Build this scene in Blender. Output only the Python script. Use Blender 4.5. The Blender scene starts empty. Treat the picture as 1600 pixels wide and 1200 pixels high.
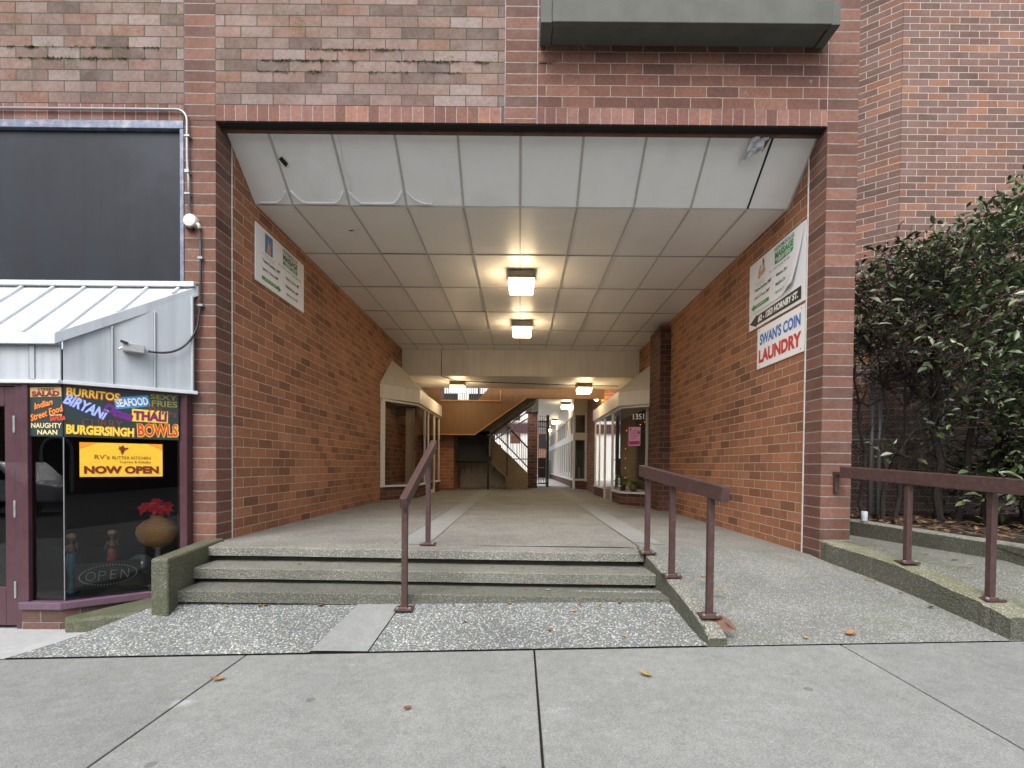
import bpy, math, random
import numpy as np
from mathutils import Vector, Matrix, Euler
PI = math.pi
S = bpy.context.scene
COL = S.collection

# ------------------------------------------------------------------ camera
cam = bpy.data.cameras.new("camera")
cam.sensor_width = 36.0
cam.lens = 776.0 / 1600.0 * 36.0
cam.shift_x = -12.0 / 1600.0
cam.shift_y = 140.5 / 1600.0
cam.clip_start = 0.05
cam.clip_end = 500
camo = bpy.data.objects.new("camera", cam)
COL.objects.link(camo)
camo.matrix_world = Matrix.Translation((0, 0, 0.75)) @ Matrix.Rotation(PI/2 - math.radians(1.0), 4, 'X') @ Matrix.Rotation(0.009, 4, 'Z')
S.camera = camo

# ------------------------------------------------------------------ world, sun, exposure
SUN_EL, SUN_AZ = math.radians(52), math.radians(196)      # azimuth clockwise from +Y: behind the camera
W = bpy.data.worlds.new("World"); S.world = W; W.use_nodes = True
wn = W.node_tree.nodes; wl = W.node_tree.links
sky = wn.new('ShaderNodeTexSky'); sky.sky_type = 'NISHITA'; sky.sun_disc = False
sky.sun_elevation = SUN_EL; sky.sun_rotation = SUN_AZ
sky.air_density = 1.0; sky.dust_density = 4.0; sky.ozone_density = 0.6
hs = wn.new('ShaderNodeHueSaturation'); hs.inputs['Saturation'].default_value = 0.55
wl.new(sky.outputs[0], hs.inputs['Color']); wl.new(hs.outputs[0], wn['Background'].inputs['Color'])
wn['Background'].inputs['Strength'].default_value = 0.15
sun = bpy.data.lights.new("sun", 'SUN'); sun.energy = 0.8; sun.angle = math.radians(40); sun.color = (0.98, 1.0, 0.98)
suno = bpy.data.objects.new("sun", sun); COL.objects.link(suno)
sd = Vector((math.sin(SUN_AZ)*math.cos(SUN_EL), math.cos(SUN_AZ)*math.cos(SUN_EL), math.sin(SUN_EL)))
suno.rotation_euler = sd.to_track_quat('Z', 'Y').to_euler()
suno.location = (0, -6, 12)
vs = S.view_settings
vs.view_transform = 'Standard'; vs.look = 'None'; vs.gamma = 1.0; vs.exposure = 1.05
try: vs.use_curve_mapping = False
except Exception: pass
S.render.engine = 'CYCLES'
S.cycles.use_denoising = True
S.cycles.max_bounces = 8; S.cycles.diffuse_bounces = 5; S.cycles.glossy_bounces = 4
S.cycles.transmission_bounces = 4; S.cycles.transparent_max_bounces = 12
S.cycles.sample_clamp_indirect = 6.0
LAMP = 17.0

# ------------------------------------------------------------------ helpers
base = {}
def tag(o, label=None, cat=None, group=None, kind=None):
    if label: o['label'] = label
    if cat: o['category'] = cat
    if group: o['group'] = group
    if kind: o['kind'] = kind
    return o

def thing(name, label, cat, loc=(0,0,0), group=None, mat4=None):
    o = bpy.data.objects.new(name, None); COL.objects.link(o)
    o.empty_display_size = 0.1
    if mat4 is not None: o.matrix_world = mat4
    else: o.location = loc
    base[o.name] = Vector(loc)
    return tag(o, label, cat, group)

class MB:
    def __init__(self): self.v = []; self.f = []; self.uv = None; self.sm = False
    def poly(self, pts):
        n = len(self.v); self.v += [tuple(p) for p in pts]; self.f.append(tuple(range(n, n+len(pts)))); return self
    def add(self, vs, fs):
        n = len(self.v); self.v += [tuple(p) for p in vs]; self.f += [tuple(i+n for i in f) for f in fs]; return self
    def box(self, x0, x1, y0, y1, z0, z1):
        return self.add([(x0,y0,z0),(x1,y0,z0),(x1,y1,z0),(x0,y1,z0),(x0,y0,z1),(x1,y0,z1),(x1,y1,z1),(x0,y1,z1)],
            [(0,3,2,1),(4,5,6,7),(0,1,5,4),(1,2,6,5),(2,3,7,6),(3,0,4,7)])
    def hexa(self, b, t):      # bottom quad (ccw from above), top quad
        return self.add(list(b)+list(t), [(3,2,1,0),(4,5,6,7),(0,1,5,4),(1,2,6,5),(2,3,7,6),(3,0,4,7)])
    def prism(self, pts, z0, z1):   # plan polygon, ccw
        n = len(pts); z0 = z0 if hasattr(z0,'__len__') else [z0]*n; z1 = z1 if hasattr(z1,'__len__') else [z1]*n
        v = [(p[0],p[1],z) for p,z in zip(pts,z0)] + [(p[0],p[1],z) for p,z in zip(pts,z1)]
        return self.add(v, [tuple(range(n-1,-1,-1)), tuple(range(n,2*n))] + [(i,(i+1)%n,n+(i+1)%n,n+i) for i in range(n)])
    def wall(self, pts, y0, y1):    # x,z polygon (ccw seen from -y) extruded along y
        n = len(pts); v = [(p[0],y0,p[1]) for p in pts] + [(p[0],y1,p[1]) for p in pts]
        return self.add(v, [tuple(range(n)), tuple(range(2*n-1,n-1,-1))] + [((i+1)%n,i,n+i,n+(i+1)%n) for i in range(n)])
    def flat(self, pts, z0, z1):    # local x,y polygon extruded along local z (ccw)
        return self.prism(pts, z0, z1)
    def beam(self, p, q, w, h, up=(0,0,1)):   # rectangular bar from p to q
        p = Vector(p); q = Vector(q); d = (q-p).normalized(); up = Vector(up)
        if abs(d.dot(up)) > 0.98: up = Vector((0,1,0))
        s = d.cross(up).normalized(); u = s.cross(d).normalized()
        a = [p-s*w/2-u*h/2, p+s*w/2-u*h/2, p+s*w/2+u*h/2, p-s*w/2+u*h/2]
        b = [c+(q-p) for c in a]
        return self.add(a+b, [(0,1,2,3),(7,6,5,4),(0,4,5,1),(1,5,6,2),(2,6,7,3),(3,7,4,0)])
    def tube(self, path, r, n=8, cap=True):
        P = [Vector(p) for p in path]; m = len(P); rr = r if hasattr(r,'__len__') else [r]*m
        v = []; prev = None
        for i in range(m):
            d = (P[min(i+1,m-1)]-P[max(i-1,0)]).normalized()
            if prev is None: s = d.cross(Vector((0,0,1)) if abs(d.z) < .95 else Vector((1,0,0))).normalized()
            else: s = (prev - d*prev.dot(d)).normalized()
            prev = s; t = d.cross(s)
            for k in range(n):
                a = 2*PI*k/n; v.append(P[i] + (s*math.cos(a)+t*math.sin(a))*rr[i])
        f = [(i*n+k, i*n+(k+1)%n, (i+1)*n+(k+1)%n, (i+1)*n+k) for i in range(m-1) for k in range(n)]
        if cap: f += [tuple(range(n-1,-1,-1)), tuple(range((m-1)*n, m*n))]
        return self.add(v, f)
    def lathe(self, prof, c=(0,0,0), n=24):
        v = []; m = len(prof)
        for (r,z) in prof:
            for k in range(n):
                a = 2*PI*k/n; v.append((c[0]+r*math.cos(a), c[1]+r*math.sin(a), c[2]+z))
        f = [(i*n+k, i*n+(k+1)%n, (i+1)*n+(k+1)%n, (i+1)*n+k) for i in range(m-1) for k in range(n)]
        f += [tuple(range(n-1,-1,-1)), tuple(range((m-1)*n, m*n))]
        return self.add(v, f)
    def grid(self, fn, nu, nv):
        v = [fn(i/nu, j/nv) for j in range(nv+1) for i in range(nu+1)]
        f = [(j*(nu+1)+i, j*(nu+1)+i+1, (j+1)*(nu+1)+i+1, (j+1)*(nu+1)+i) for j in range(nv) for i in range(nu)]
        return self.add(v, f)
    def build(self, name, mat, parent=None, bev=0, smooth=False, local=False, org=None, seg=2):
        V = np.array([tuple(p) for p in self.v], dtype=float)
        me = bpy.data.meshes.new(name)
        if local: off = Vector((0,0,0)); bl = Vector((0,0,0))
        elif parent is not None: off = base.get(parent.name, Vector((0,0,0))); bl = off
        else:
            if org is None:
                lo = V.min(0); hi = V.max(0); org = ((lo[0]+hi[0])/2, (lo[1]+hi[1])/2, lo[2])
            off = Vector(org); bl = off
        me.from_pydata([tuple(p) for p in (V - np.array(off))], [], self.f)
        me.validate(); me.update()
        uvl = me.uv_layers.new(name='UVMap'); Vm = V
        for p in me.polygons:
            nx, ny, nz = p.normal
            if abs(nz) > 0.8: ax = None
            else:
                L = math.hypot(nx, ny) or 1; ax = (-ny/L, nx/L)
                if abs(ax[0]) > abs(ax[1]):
                    if ax[0] < 0: ax = (-ax[0], -ax[1])
                elif ax[1] < 0: ax = (-ax[0], -ax[1])
            for li in p.loop_indices:
                q = Vm[me.loops[li].vertex_index]
                uvl.data[li].uv = (q[0], q[1]) if ax is None else (q[0]*ax[0]+q[1]*ax[1], q[2])
        if smooth:
            for p in me.polygons: p.use_smooth = True
        o = bpy.data.objects.new(name, me); COL.objects.link(o)
        if mat is not None: me.materials.append(mat)
        if parent is not None: o.parent = parent
        else: o.location = off
        base[o.name] = bl
        if bev:
            b = o.modifiers.new('bevel', 'BEVEL'); b.width = bev; b.segments = seg; b.limit_method = 'ANGLE'; b.angle_limit = math.radians(40)
        return o

def each(mb, name, mat, parent, bev=0, **k):
    """every loose piece of mb becomes a part of its own"""
    par = list(range(len(mb.v)))
    def find(i):
        while par[i] != i: par[i] = par[par[i]]; i = par[i]
        return i
    for f in mb.f:
        for i in f[1:]: par[find(i)] = find(f[0])
    groups = {}
    for f in mb.f: groups.setdefault(find(f[0]), []).append(f)
    out = []
    for fs in groups.values():
        ids = sorted({i for f in fs for i in f}); mp = {i: n for n, i in enumerate(ids)}
        q = MB(); q.v = [mb.v[i] for i in ids]; q.f = [tuple(mp[i] for i in f) for f in fs]
        out.append(q.build(name, mat, parent, bev, **k))
    return out

def copy_tree(o, parent=None):
    c = o.copy(); COL.objects.link(c)
    if parent is not None: c.parent = parent
    for ch in list(o.children): copy_tree(ch, c)
    return c

def text(body, parent, mat, cx, cy, w, h, rot=0.0, shear=0.0, bold=0.0, z=0.003, name='lettering', spacing=1.0, arc=0.0, label=None):
    cu = bpy.data.curves.new(name, 'FONT'); cu.body = body; cu.size = 1.0; cu.offset = bold; cu.shear = shear
    cu.space_character = spacing; cu.align_x = 'CENTER'; cu.resolution_u = 3
    ob = bpy.data.objects.new('tmp_text', cu); COL.objects.link(ob)
    dg = bpy.context.evaluated_depsgraph_get()
    me = bpy.data.meshes.new_from_object(ob.evaluated_get(dg))
    bpy.data.objects.remove(ob); bpy.data.curves.remove(cu)
    co = np.array([v.co[:] for v in me.vertices])
    lo = co.min(0); hi = co.max(0); sz = np.maximum(hi-lo, 1e-6)
    c, s = math.cos(rot), math.sin(rot)
    for v, p in zip(me.vertices, co):
        u = (p[0]-lo[0])/sz[0]-.5; q = (p[1]-lo[1])/sz[1]-.5
        x = u*w; y = q*h + arc*(u*u*4-1)
        v.co = (cx + x*c - y*s, cy + x*s + y*c, z)
    me.materials.clear(); me.materials.append(mat); me.name = name
    o = bpy.data.objects.new(name, me); COL.objects.link(o); o.parent = parent
    if label: o['label'] = label
    return o

# ------------------------------------------------------------------ materials
def newmat(name):
    m = bpy.data.materials.new(name); m.use_nodes = True
    nt = m.node_tree; b = nt.nodes['Principled BSDF']
    return m, nt, b, (lambda t: nt.nodes.new(t)), (lambda a, c: nt.links.new(a, c))
def ramp(N, stops, interp='LINEAR'):
    r = N('ShaderNodeValToRGB'); r.color_ramp.interpolation = interp
    e = r.color_ramp.elements
    while len(e) < len(stops): e.new(0.5)
    for el, (p, c) in zip(e, stops):
        el.position = p; el.color = (c[0], c[1], c[2], 1) if len(c) == 3 else c
    return r
def mixc(N, L, fac, a, b, mode='MIX'):
    m = N('ShaderNodeMix'); m.data_type = 'RGBA'; m.blend_type = mode
    for sock, val in ((m.inputs[0], fac), (m.inputs[6], a), (m.inputs[7], b)):
        if hasattr(val, 'is_linked') or hasattr(val, 'links'): L(val, sock)
        else: sock.default_value = val if not hasattr(val, '__len__') else ((*val, 1) if len(val) == 3 else val)
    return m.outputs[2]
def math_(N, L, op, a, b=None, clamp=False):
    m = N('ShaderNodeMath'); m.operation = op; m.use_clamp = clamp
    for i, val in enumerate((a, b)):
        if val is None: continue
        if hasattr(val, 'links'): L(val, m.inputs[i])
        else: m.inputs[i].default_value = val
    return m.outputs[0]
def noise(N, L, scale, detail=4, rough=.6, vec=None, dist=0):
    n = N('ShaderNodeTexNoise'); n.inputs['Scale'].default_value = scale; n.inputs['Detail'].default_value = detail
    n.inputs['Roughness'].default_value = rough; n.inputs['Distortion'].default_value = dist
    if vec is not None: L(vec, n.inputs['Vector'])
    return n
def pos(N): return N('ShaderNodeNewGeometry').outputs['Position']
def bump(N, L, b, h, strength=.5, dist=.01):
    n = N('ShaderNodeBump'); n.inputs['Strength'].default_value = strength; n.inputs['Distance'].default_value = dist
    L(h, n.inputs['Height']); L(n.outputs[0], b.inputs['Normal'])

def plain(name, col, rough=.5, metal=0, var=.12, nscale=30, bumpk=0.0, spec=.5, coat=0, streak=0, emit=None, grime=None, grime_scale=3):
    m, nt, b, N, L = newmat(name)
    b.inputs['Roughness'].default_value = rough; b.inputs['Metallic'].default_value = metal
    b.inputs['Specular IOR Level'].default_value = spec; b.inputs['Coat Weight'].default_value = coat
    p = pos(N); n = noise(N, L, nscale, 5, .65, p)
    lo = tuple(c*(1-var) for c in col); hi = tuple(min(1, c*(1+var)) for c in col)
    r = ramp(N, [(.3, lo), (.7, hi)]); L(n.outputs['Fac'], r.inputs[0]); c = r.outputs[0]
    if streak:
        mp = N('ShaderNodeMapping'); mp.inputs['Scale'].default_value = (14, 14, .7); L(p, mp.inputs['Vector'])
        n2 = noise(N, L, 1.0, 5, .6, mp.outputs[0])
        r2 = ramp(N, [(.42, (1,1,1)), (.75, (1-streak,)*3)]); L(n2.outputs['Fac'], r2.inputs[0])
        c = mixc(N, L, 1.0, c, r2.outputs[0], 'MULTIPLY')
    if grime:
        n3 = noise(N, L, grime_scale, 6, .7, p); r3 = ramp(N, [(.5, (0,0,0)), (.72, (1,1,1))]); L(n3.outputs['Fac'], r3.inputs[0])
        c = mixc(N, L, r3.outputs[0], c, grime)
    L(c, b.inputs['Base Color'])
    rr = math_(N, L, 'MULTIPLY_ADD', n.outputs['Fac'], .25); 
    nt.nodes[-1].inputs[2].default_value = max(0.02, rough-.12); L(rr, b.inputs['Roughness'])
    if bumpk: bump(N, L, b, n.outputs['Fac'], bumpk, .004)
    if emit: b.inputs['Emission Color'].default_value = (*emit[:3], 1); b.inputs['Emission Strength'].default_value = emit[3]
    return m

def brick(name, cols, mortar, bw=.30, bh=.1033, off=.5, ms=.010, org=(0,0), pale=None, moss=None, score=False, var=.3, efflo=.0):
    """cols: list of (position, colour) a brick is drawn from. UV is in metres."""
    m, nt, b, N, L = newmat(name)
    tc = N('ShaderNodeTexCoord'); mp = N('ShaderNodeMapping'); mp.inputs['Location'].default_value = (-org[0], -org[1], 0)
    L(tc.outputs['UV'], mp.inputs['Vector'])
    p = pos(N)
    wob = noise(N, L, 9, 3, .5, p); sep = N('ShaderNodeVectorMath'); sep.operation = 'SUBTRACT'; L(wob.outputs['Color'], sep.inputs[0]); sep.inputs[1].default_value = (.5,.5,.5)
    sc = N('ShaderNodeVectorMath'); sc.operation = 'SCALE'; L(sep.outputs[0], sc.inputs[0]); sc.inputs['Scale'].default_value = .007
    ad = N('ShaderNodeVectorMath'); ad.operation = 'ADD'; L(mp.outputs[0], ad.inputs[0]); L(sc.outputs[0], ad.inputs[1])
    bt = N('ShaderNodeTexBrick'); L(ad.outputs[0], bt.inputs['Vector'])
    bt.offset = off; bt.squash = 1
    bt.inputs['Color1'].default_value = (0,0,0,1); bt.inputs['Color2'].default_value = (1,1,1,1); bt.inputs['Mortar'].default_value = (.5,.5,.5,1)
    for k, v in (('Scale',1),('Mortar Size',ms/2),('Mortar Smooth',.25),('Bias',0),('Brick Width',bw),('Row Height',bh)): bt.inputs[k].default_value = v
    sepc = N('ShaderNodeSeparateColor'); L(bt.outputs['Color'], sepc.inputs[0])
    cr = ramp(N, cols, 'LINEAR'); L(sepc.outputs[0], cr.inputs[0])
    fine = noise(N, L, 140, 4, .7, p); fr = ramp(N, [(.25, (1-var,)*3), (.75, (1+var*.6,)*3)]); L(fine.outputs['Fac'], fr.inputs[0])
    c = mixc(N, L, 1.0, cr.outputs[0], fr.outputs[0], 'MULTIPLY')
    mid = noise(N, L, 38, 5, .75, p); mdr = ramp(N, [(.3, (.72,.71,.70)), (.7, (1.2,1.19,1.18))]); L(mid.outputs['Fac'], mdr.inputs[0])
    c = mixc(N, L, 1.0, c, mdr.outputs[0], 'MULTIPLY')
    big = noise(N, L, 1.3, 5, .6, p); br = ramp(N, [(.3, (.8,.79,.78)), (.7, (1.12,1.1,1.08))]); L(big.outputs['Fac'], br.inputs[0])
    c = mixc(N, L, 1.0, c, br.outputs[0], 'MULTIPLY')
    if pale:      # weathered bloom
        pn = noise(N, L, 3.2, 6, .7, p); pr = ramp(N, [(.45, (0,0,0)), (.72, (pale[3],)*3)]); L(pn.outputs['Fac'], pr.inputs[0])
        c = mixc(N, L, pr.outputs[0], c, pale[:3])
    mn = noise(N, L, 25, 4, .7, p); mr = ramp(N, [(.3, tuple(x*.72 for x in mortar)), (.7, tuple(min(1,x*1.2) for x in mortar))]); L(mn.outputs['Fac'], mr.inputs[0])
    c = mixc(N, L, bt.outputs['Fac'], c, mr.outputs[0])
    if efflo:     # salt runs out of the joints
        en = noise(N, L, 7, 6, .75, p); er = ramp(N, [(.63, (0,0,0)), (.74, (efflo,)*3)]); L(en.outputs['Fac'], er.inputs[0])
        c = mixc(N, L, er.outputs[0], c, (.6,.58,.55))
    if moss:      # z0, z1: grows in the joints between those heights
        xyz = N('ShaderNodeSeparateXYZ'); L(p, xyz.inputs[0])
        up = N('ShaderNodeMapRange'); up.inputs[1].default_value = moss[0]; up.inputs[2].default_value = moss[1]; L(xyz.outputs[2], up.inputs[0])
        g = noise(N, L, 5, 4, .7, p); g2 = noise(N, L, 45, 3, .7, p)
        pt = noise(N, L, 2.4, 5, .65, p); pr_ = ramp(N, [(.44, (0,0,0)), (.60, (1,1,1))]); L(pt.outputs['Fac'], pr_.inputs[0])
        fu = ramp(N, [(.46, (0,0,0)), (.62, (1,1,1))]); L(g2.outputs['Fac'], fu.inputs[0])
        bl_ = ramp(N, [(.50, (0,0,0)), (.64, (.8,)*3)]); L(g.outputs['Fac'], bl_.inputs[0])
        mm = math_(N, L, 'ADD', bt.outputs['Fac'], math_(N, L, 'MULTIPLY', fu.outputs[0], bl_.outputs[0]))
        rr = N('ShaderNodeMath'); rr.operation = 'MULTIPLY'; rr.use_clamp = True; L(math_(N, L, 'MULTIPLY', mm, pr_.outputs[0]), rr.inputs[0]); L(up.outputs[0], rr.inputs[1])
        gc = ramp(N, [(.3, (.015,.022,.007)), (.7, (.085,.11,.02))]); L(g2.outputs['Fac'], gc.inputs[0])
        c = mixc(N, L, rr.outputs[0], c, gc.outputs[0])
    L(c, b.inputs['Base Color']); b.inputs['Roughness'].default_value = .82; b.inputs['Specular IOR Level'].default_value = .35
    h = math_(N, L, 'MULTIPLY', bt.outputs['Fac'], -1.0); h = math_(N, L, 'MULTIPLY_ADD', fine.outputs['Fac'], .16); nt.nodes[-1].inputs[2].default_value = 0
    hh = math_(N, L, 'SUBTRACT', h, bt.outputs['Fac']); bump(N, L, b, hh, .9, .012)
    return m

def aggregate(name, size, cols, grout, moss=0.0, mossc=(.07,.10,.02), wet=0):
    """exposed-aggregate concrete: pebbles of several colours in grey paste"""
    m, nt, b, N, L = newmat(name); p = pos(N)
    v = N('ShaderNodeTexVoronoi'); v.inputs['Scale'].default_value = 1/size; v.inputs['Randomness'].default_value = 1; L(p, v.inputs['Vector'])
    sc = N('ShaderNodeSeparateColor'); L(v.outputs['Color'], sc.inputs[0])
    cr = ramp(N, cols, 'CONSTANT'); L(sc.outputs[0], cr.inputs[0])
    val = ramp(N, [(0, (.68,)*3), (1, (1.18,)*3)]); L(sc.outputs[1], val.inputs[0])
    c = mixc(N, L, 1.0, cr.outputs[0], val.outputs[0], 'MULTIPLY')
    e = ramp(N, [(.40, (0,0,0)), (.62, (1,1,1))]); L(v.outputs['Distance'], e.inputs[0])
    c = mixc(N, L, e.outputs[0], c, grout)
    bg = noise(N, L, 1.7, 6, .65, p); br = ramp(N, [(.3, (.78,.78,.78)), (.7, (1.15,1.15,1.13))]); L(bg.outputs['Fac'], br.inputs[0])
    c = mixc(N, L, 1.0, c, br.outputs[0], 'MULTIPLY')
    if moss:
        g = noise(N, L, 2.6, 7, .72, p, .4); g2 = noise(N, L, 60, 3, .7, p)
        s = math_(N, L, 'ADD', g.outputs['Fac'], math_(N, L, 'MULTIPLY', g2.outputs['Fac'], .25))
        r = ramp(N, [(.80-moss*.32, (0,0,0)), (.95-moss*.2, (min(1,.35+moss*.6),)*3)]); L(s, r.inputs[0])
        c = mixc(N, L, r.outputs[0], c, mossc)
    L(c, b.inputs['Base Color']); b.inputs['Roughness'].default_value = .75
    inv = math_(N, L, 'MULTIPLY', v.outputs['Distance'], -1.0); bump(N, L, b, inv, .8, size*.6)
    return m

def concrete(name, col, var=.15, speck=.12, moss=0.0, stains=.2, scale=1.5, walk=False):
    m, nt, b, N, L = newmat(name); p = pos(N)
    n1 = noise(N, L, scale, 7, .65, p); n2 = noise(N, L, 120, 4, .9, p); n3 = noise(N, L, 14, 6, .7, p)
    r1 = ramp(N, [(.3, tuple(c*(1-var) for c in col)), (.7, tuple(c*(1+var) for c in col))]); L(n1.outputs['Fac'], r1.inputs[0])
    r2 = ramp(N, [(.3, (1-speck*1.6,)*3), (.7, (1+speck,)*3)]); L(n2.outputs['Fac'], r2.inputs[0])
    c = mixc(N, L, 1.0, r1.outputs[0], r2.outputs[0], 'MULTIPLY')
    r3 = ramp(N, [(.35, (1-stains,)*3), (.6, (1,1,1))]); L(n3.outputs['Fac'], r3.inputs[0])
    c = mixc(N, L, 1.0, c, r3.outputs[0], 'MULTIPLY')
    if moss:
        g = noise(N, L, 3.5, 7, .72, p); r = ramp(N, [(.62-moss*.3, (0,0,0)), (.8-moss*.15, (1,1,1))]); L(g.outputs['Fac'], r.inputs[0])
        c = mixc(N, L, r.outputs[0], c, (.07,.095,.025))
    if walk:      # slab-to-slab tone, pale scuffs, gum spots, hairline cracks
        ge = N('ShaderNodeNewGeometry'); rs = ramp(N, [(0, (.90,.90,.90)), (1, (1.07,1.07,1.06))]); L(ge.outputs['Random Per Island'], rs.inputs[0])
        c = mixc(N, L, 1.0, c, rs.outputs[0], 'MULTIPLY')
        mp = N('ShaderNodeMapping'); mp.inputs['Scale'].default_value = (1.0, 2.2, 1); L(p, mp.inputs['Vector'])
        s1 = noise(N, L, 1.9, 2, .5, mp.outputs[0]); s2 = noise(N, L, 30, 5, .8, p)
        sm_ = math_(N, L, 'ADD', s1.outputs['Fac'], math_(N, L, 'MULTIPLY', s2.outputs['Fac'], .22)); sr = ramp(N, [(.80, (0,0,0)), (.92, (.55,)*3)]); L(sm_, sr.inputs[0])
        c = mixc(N, L, sr.outputs[0], c, (.52,.53,.56))
        v = N('ShaderNodeTexVoronoi'); v.inputs['Scale'].default_value = 2.3; L(p, v.inputs['Vector'])
        vr = ramp(N, [(.045, (.62,)*3), (.062, (1,1,1))]); L(v.outputs['Distance'], vr.inputs[0])
        c = mixc(N, L, 1.0, c, vr.outputs[0], 'MULTIPLY')
        wn_ = noise(N, L, 3, 5, .7, p); wv = N('ShaderNodeVectorMath'); wv.operation = 'MULTIPLY_ADD'; L(wn_.outputs['Color'], wv.inputs[0]); wv.inputs[1].default_value = (.35,.35,.35); L(p, wv.inputs[2])
        v2 = N('ShaderNodeTexVoronoi'); v2.feature = 'DISTANCE_TO_EDGE'; v2.inputs['Scale'].default_value = .9; L(wv.outputs[0], v2.inputs['Vector'])
        cr = ramp(N, [(.002, (1,1,1)), (.006, (0,0,0))]); L(v2.outputs['Distance'], cr.inputs[0])
        cm = noise(N, L, .8, 2, .5, p); cmr = ramp(N, [(.60, (0,0,0)), (.68, (.45,)*3)]); L(cm.outputs['Fac'], cmr.inputs[0])
        c = mixc(N, L, math_(N, L, 'MULTIPLY', cr.outputs[0], cmr.outputs[0]), c, (.07,.07,.065))
    L(c, b.inputs['Base Color']); b.inputs['Roughness'].default_value = .85
    bump(N, L, b, n2.outputs['Fac'], .35, .003)
    return m

def glass(name, tint=(.75,.78,.78), refl=1.0):
    m, nt, b, N, L = newmat(name); nt.nodes.remove(b)
    out = nt.nodes['Material Output']; tr = N('ShaderNodeBsdfTransparent'); tr.inputs[0].default_value = (*tint, 1)
    gl = N('ShaderNodeBsdfGlossy'); gl.inputs['Roughness'].default_value = .01
    fr = N('ShaderNodeFresnel'); fr.inputs['IOR'].default_value = 1.6
    nb = N('ShaderNodeBump'); nb.inputs['Strength'].default_value = .02; nb.inputs['Distance'].default_value = .02
    n = noise(N, L, 1.5, 2, .5, pos(N)); L(n.outputs['Fac'], nb.inputs['Height']); L(nb.outputs[0], gl.inputs['Normal'])
    mx = N('ShaderNodeMixShader'); f = math_(N, L, 'MULTIPLY', fr.outputs[0], refl, True); L(f, mx.inputs[0]); L(tr.outputs[0], mx.inputs[1]); L(gl.outputs[0], mx.inputs[2])
    L(mx.outputs[0], out.inputs[0]); return m

def emitter(name, col, strength):
    m, nt, b, N, L = newmat(name)
    b.inputs['Base Color'].default_value = (.8,.8,.78,1); b.inputs['Emission Color'].default_value = (*col,1); b.inputs['Emission Strength'].default_value = strength
    b.inputs['Roughness'].default_value = .3
    return m

def woodmat(name, c0, c1, scale=(3,3,.35), rough=.55):
    m, nt, b, N, L = newmat(name); p = pos(N); mp = N('ShaderNodeMapping'); mp.inputs['Scale'].default_value = scale; L(p, mp.inputs['Vector'])
    n = noise(N, L, 6, 6, .65, mp.outputs[0], .6); r = ramp(N, [(.3, c0), (.7, c1)]); L(n.outputs['Fac'], r.inputs[0])
    L(r.outputs[0], b.inputs['Base Color']); b.inputs['Roughness'].default_value = rough; bump(N, L, b, n.outputs['Fac'], .15, .003); return m

M = {}
warm = [(q, tuple(min(1,x*f) for x, f in zip(k, (1.26,1.24,1.14)))) for q, k in [(0,(.15,.070,.045)),(.12,(.22,.100,.060)),(.4,(.28,.132,.078)),(.62,(.32,.145,.084)),(.8,(.265,.122,.076)),(.93,(.18,.085,.056)),(1,(.38,.185,.11))]]
M['brick_passage'] = brick('brick_passage', warm, (.50,.42,.34), ms=.009, org=(.05,-.02), efflo=.2)
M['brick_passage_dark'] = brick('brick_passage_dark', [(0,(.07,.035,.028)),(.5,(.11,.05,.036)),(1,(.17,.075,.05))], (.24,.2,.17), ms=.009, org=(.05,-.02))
M['brick_pier'] = brick('brick_pier', [(0,(.11,.058,.045)),(.35,(.155,.076,.056)),(.7,(.195,.092,.064)),(1,(.235,.12,.088))], (.27,.235,.205), bw=1.2, off=0, ms=.013, org=(.3,.066), pale=(.27,.22,.205,.22), efflo=.22)
face = [(0,(.115,.08,.068)),(.25,(.18,.12,.10)),(.5,(.24,.172,.15)),(.75,(.215,.118,.085)),(1,(.285,.232,.22))]
M['brick_face'] = brick('brick_face', face, (.075,.068,.06), ms=.009, org=(.065,.066), pale=(.33,.29,.28,.35), moss=(4.1,4.5), efflo=.12)
M['brick_face_shaded'] = brick('brick_face_right', [(0,(.10,.05,.04)),(.4,(.155,.072,.053)),(.75,(.195,.09,.063)),(1,(.25,.13,.095))], (.34,.29,.25), ms=.009, org=(.065,.066), efflo=.3)  # right half of the face, with the balcony's shade put into the brick colour
M['brick_soldier'] = brick('brick_soldier', [(0,(.15,.075,.06)),(.35,(.22,.105,.08)),(.7,(.27,.15,.13)),(1,(.34,.17,.12))], (.36,.31,.28), bw=.1033, bh=.3, off=0, ms=.008, org=(0,3.86), efflo=.12)
M['brick_wing'] = brick('brick_wing', [(0,(.135,.085,.072)),(.25,(.20,.118,.098)),(.45,(.225,.138,.122)),(.62,(.18,.118,.108)),(.85,(.265,.13,.085)),(1,(.33,.175,.115))], (.50,.44,.39), ms=.012, org=(.12,.02), pale=(.30,.235,.21,.2))
M['brick_base'] = brick('brick_base', [(0,(.08,.05,.045)),(.5,(.13,.075,.06)),(1,(.18,.10,.08))], (.22,.19,.16), ms=.009, org=(.1,.035), moss=None)
M['brick_far'] = brick('brick_far', [(0,(.2,.1,.06)),(1,(.36,.17,.1))], (.4,.33,.27), ms=.012)
M['soffit'] = plain('soffit_panel', (.83,.84,.83), .5, var=.03, nscale=2.5, grime=(.75,.75,.73), grime_scale=1.1)
M['tile'] = plain('ceiling_tile', (.80,.785,.75), .40, var=.025, nscale=2, grime=(.73,.71,.67), grime_scale=.7)
M['tbar'] = plain('ceiling_bar', (.46,.44,.40), .5)
M['white_beam'] = plain('white_beam', (.62,.59,.54), .5, var=.06, nscale=2, streak=.12)
M['white_frame'] = plain('white_frame', (.66,.64,.60), .4, var=.05)
M['steel_brown'] = plain('rusty_lintel', (.10,.05,.03), .6, var=.4, nscale=9, grime=(.18,.08,.04), grime_scale=6)
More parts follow.
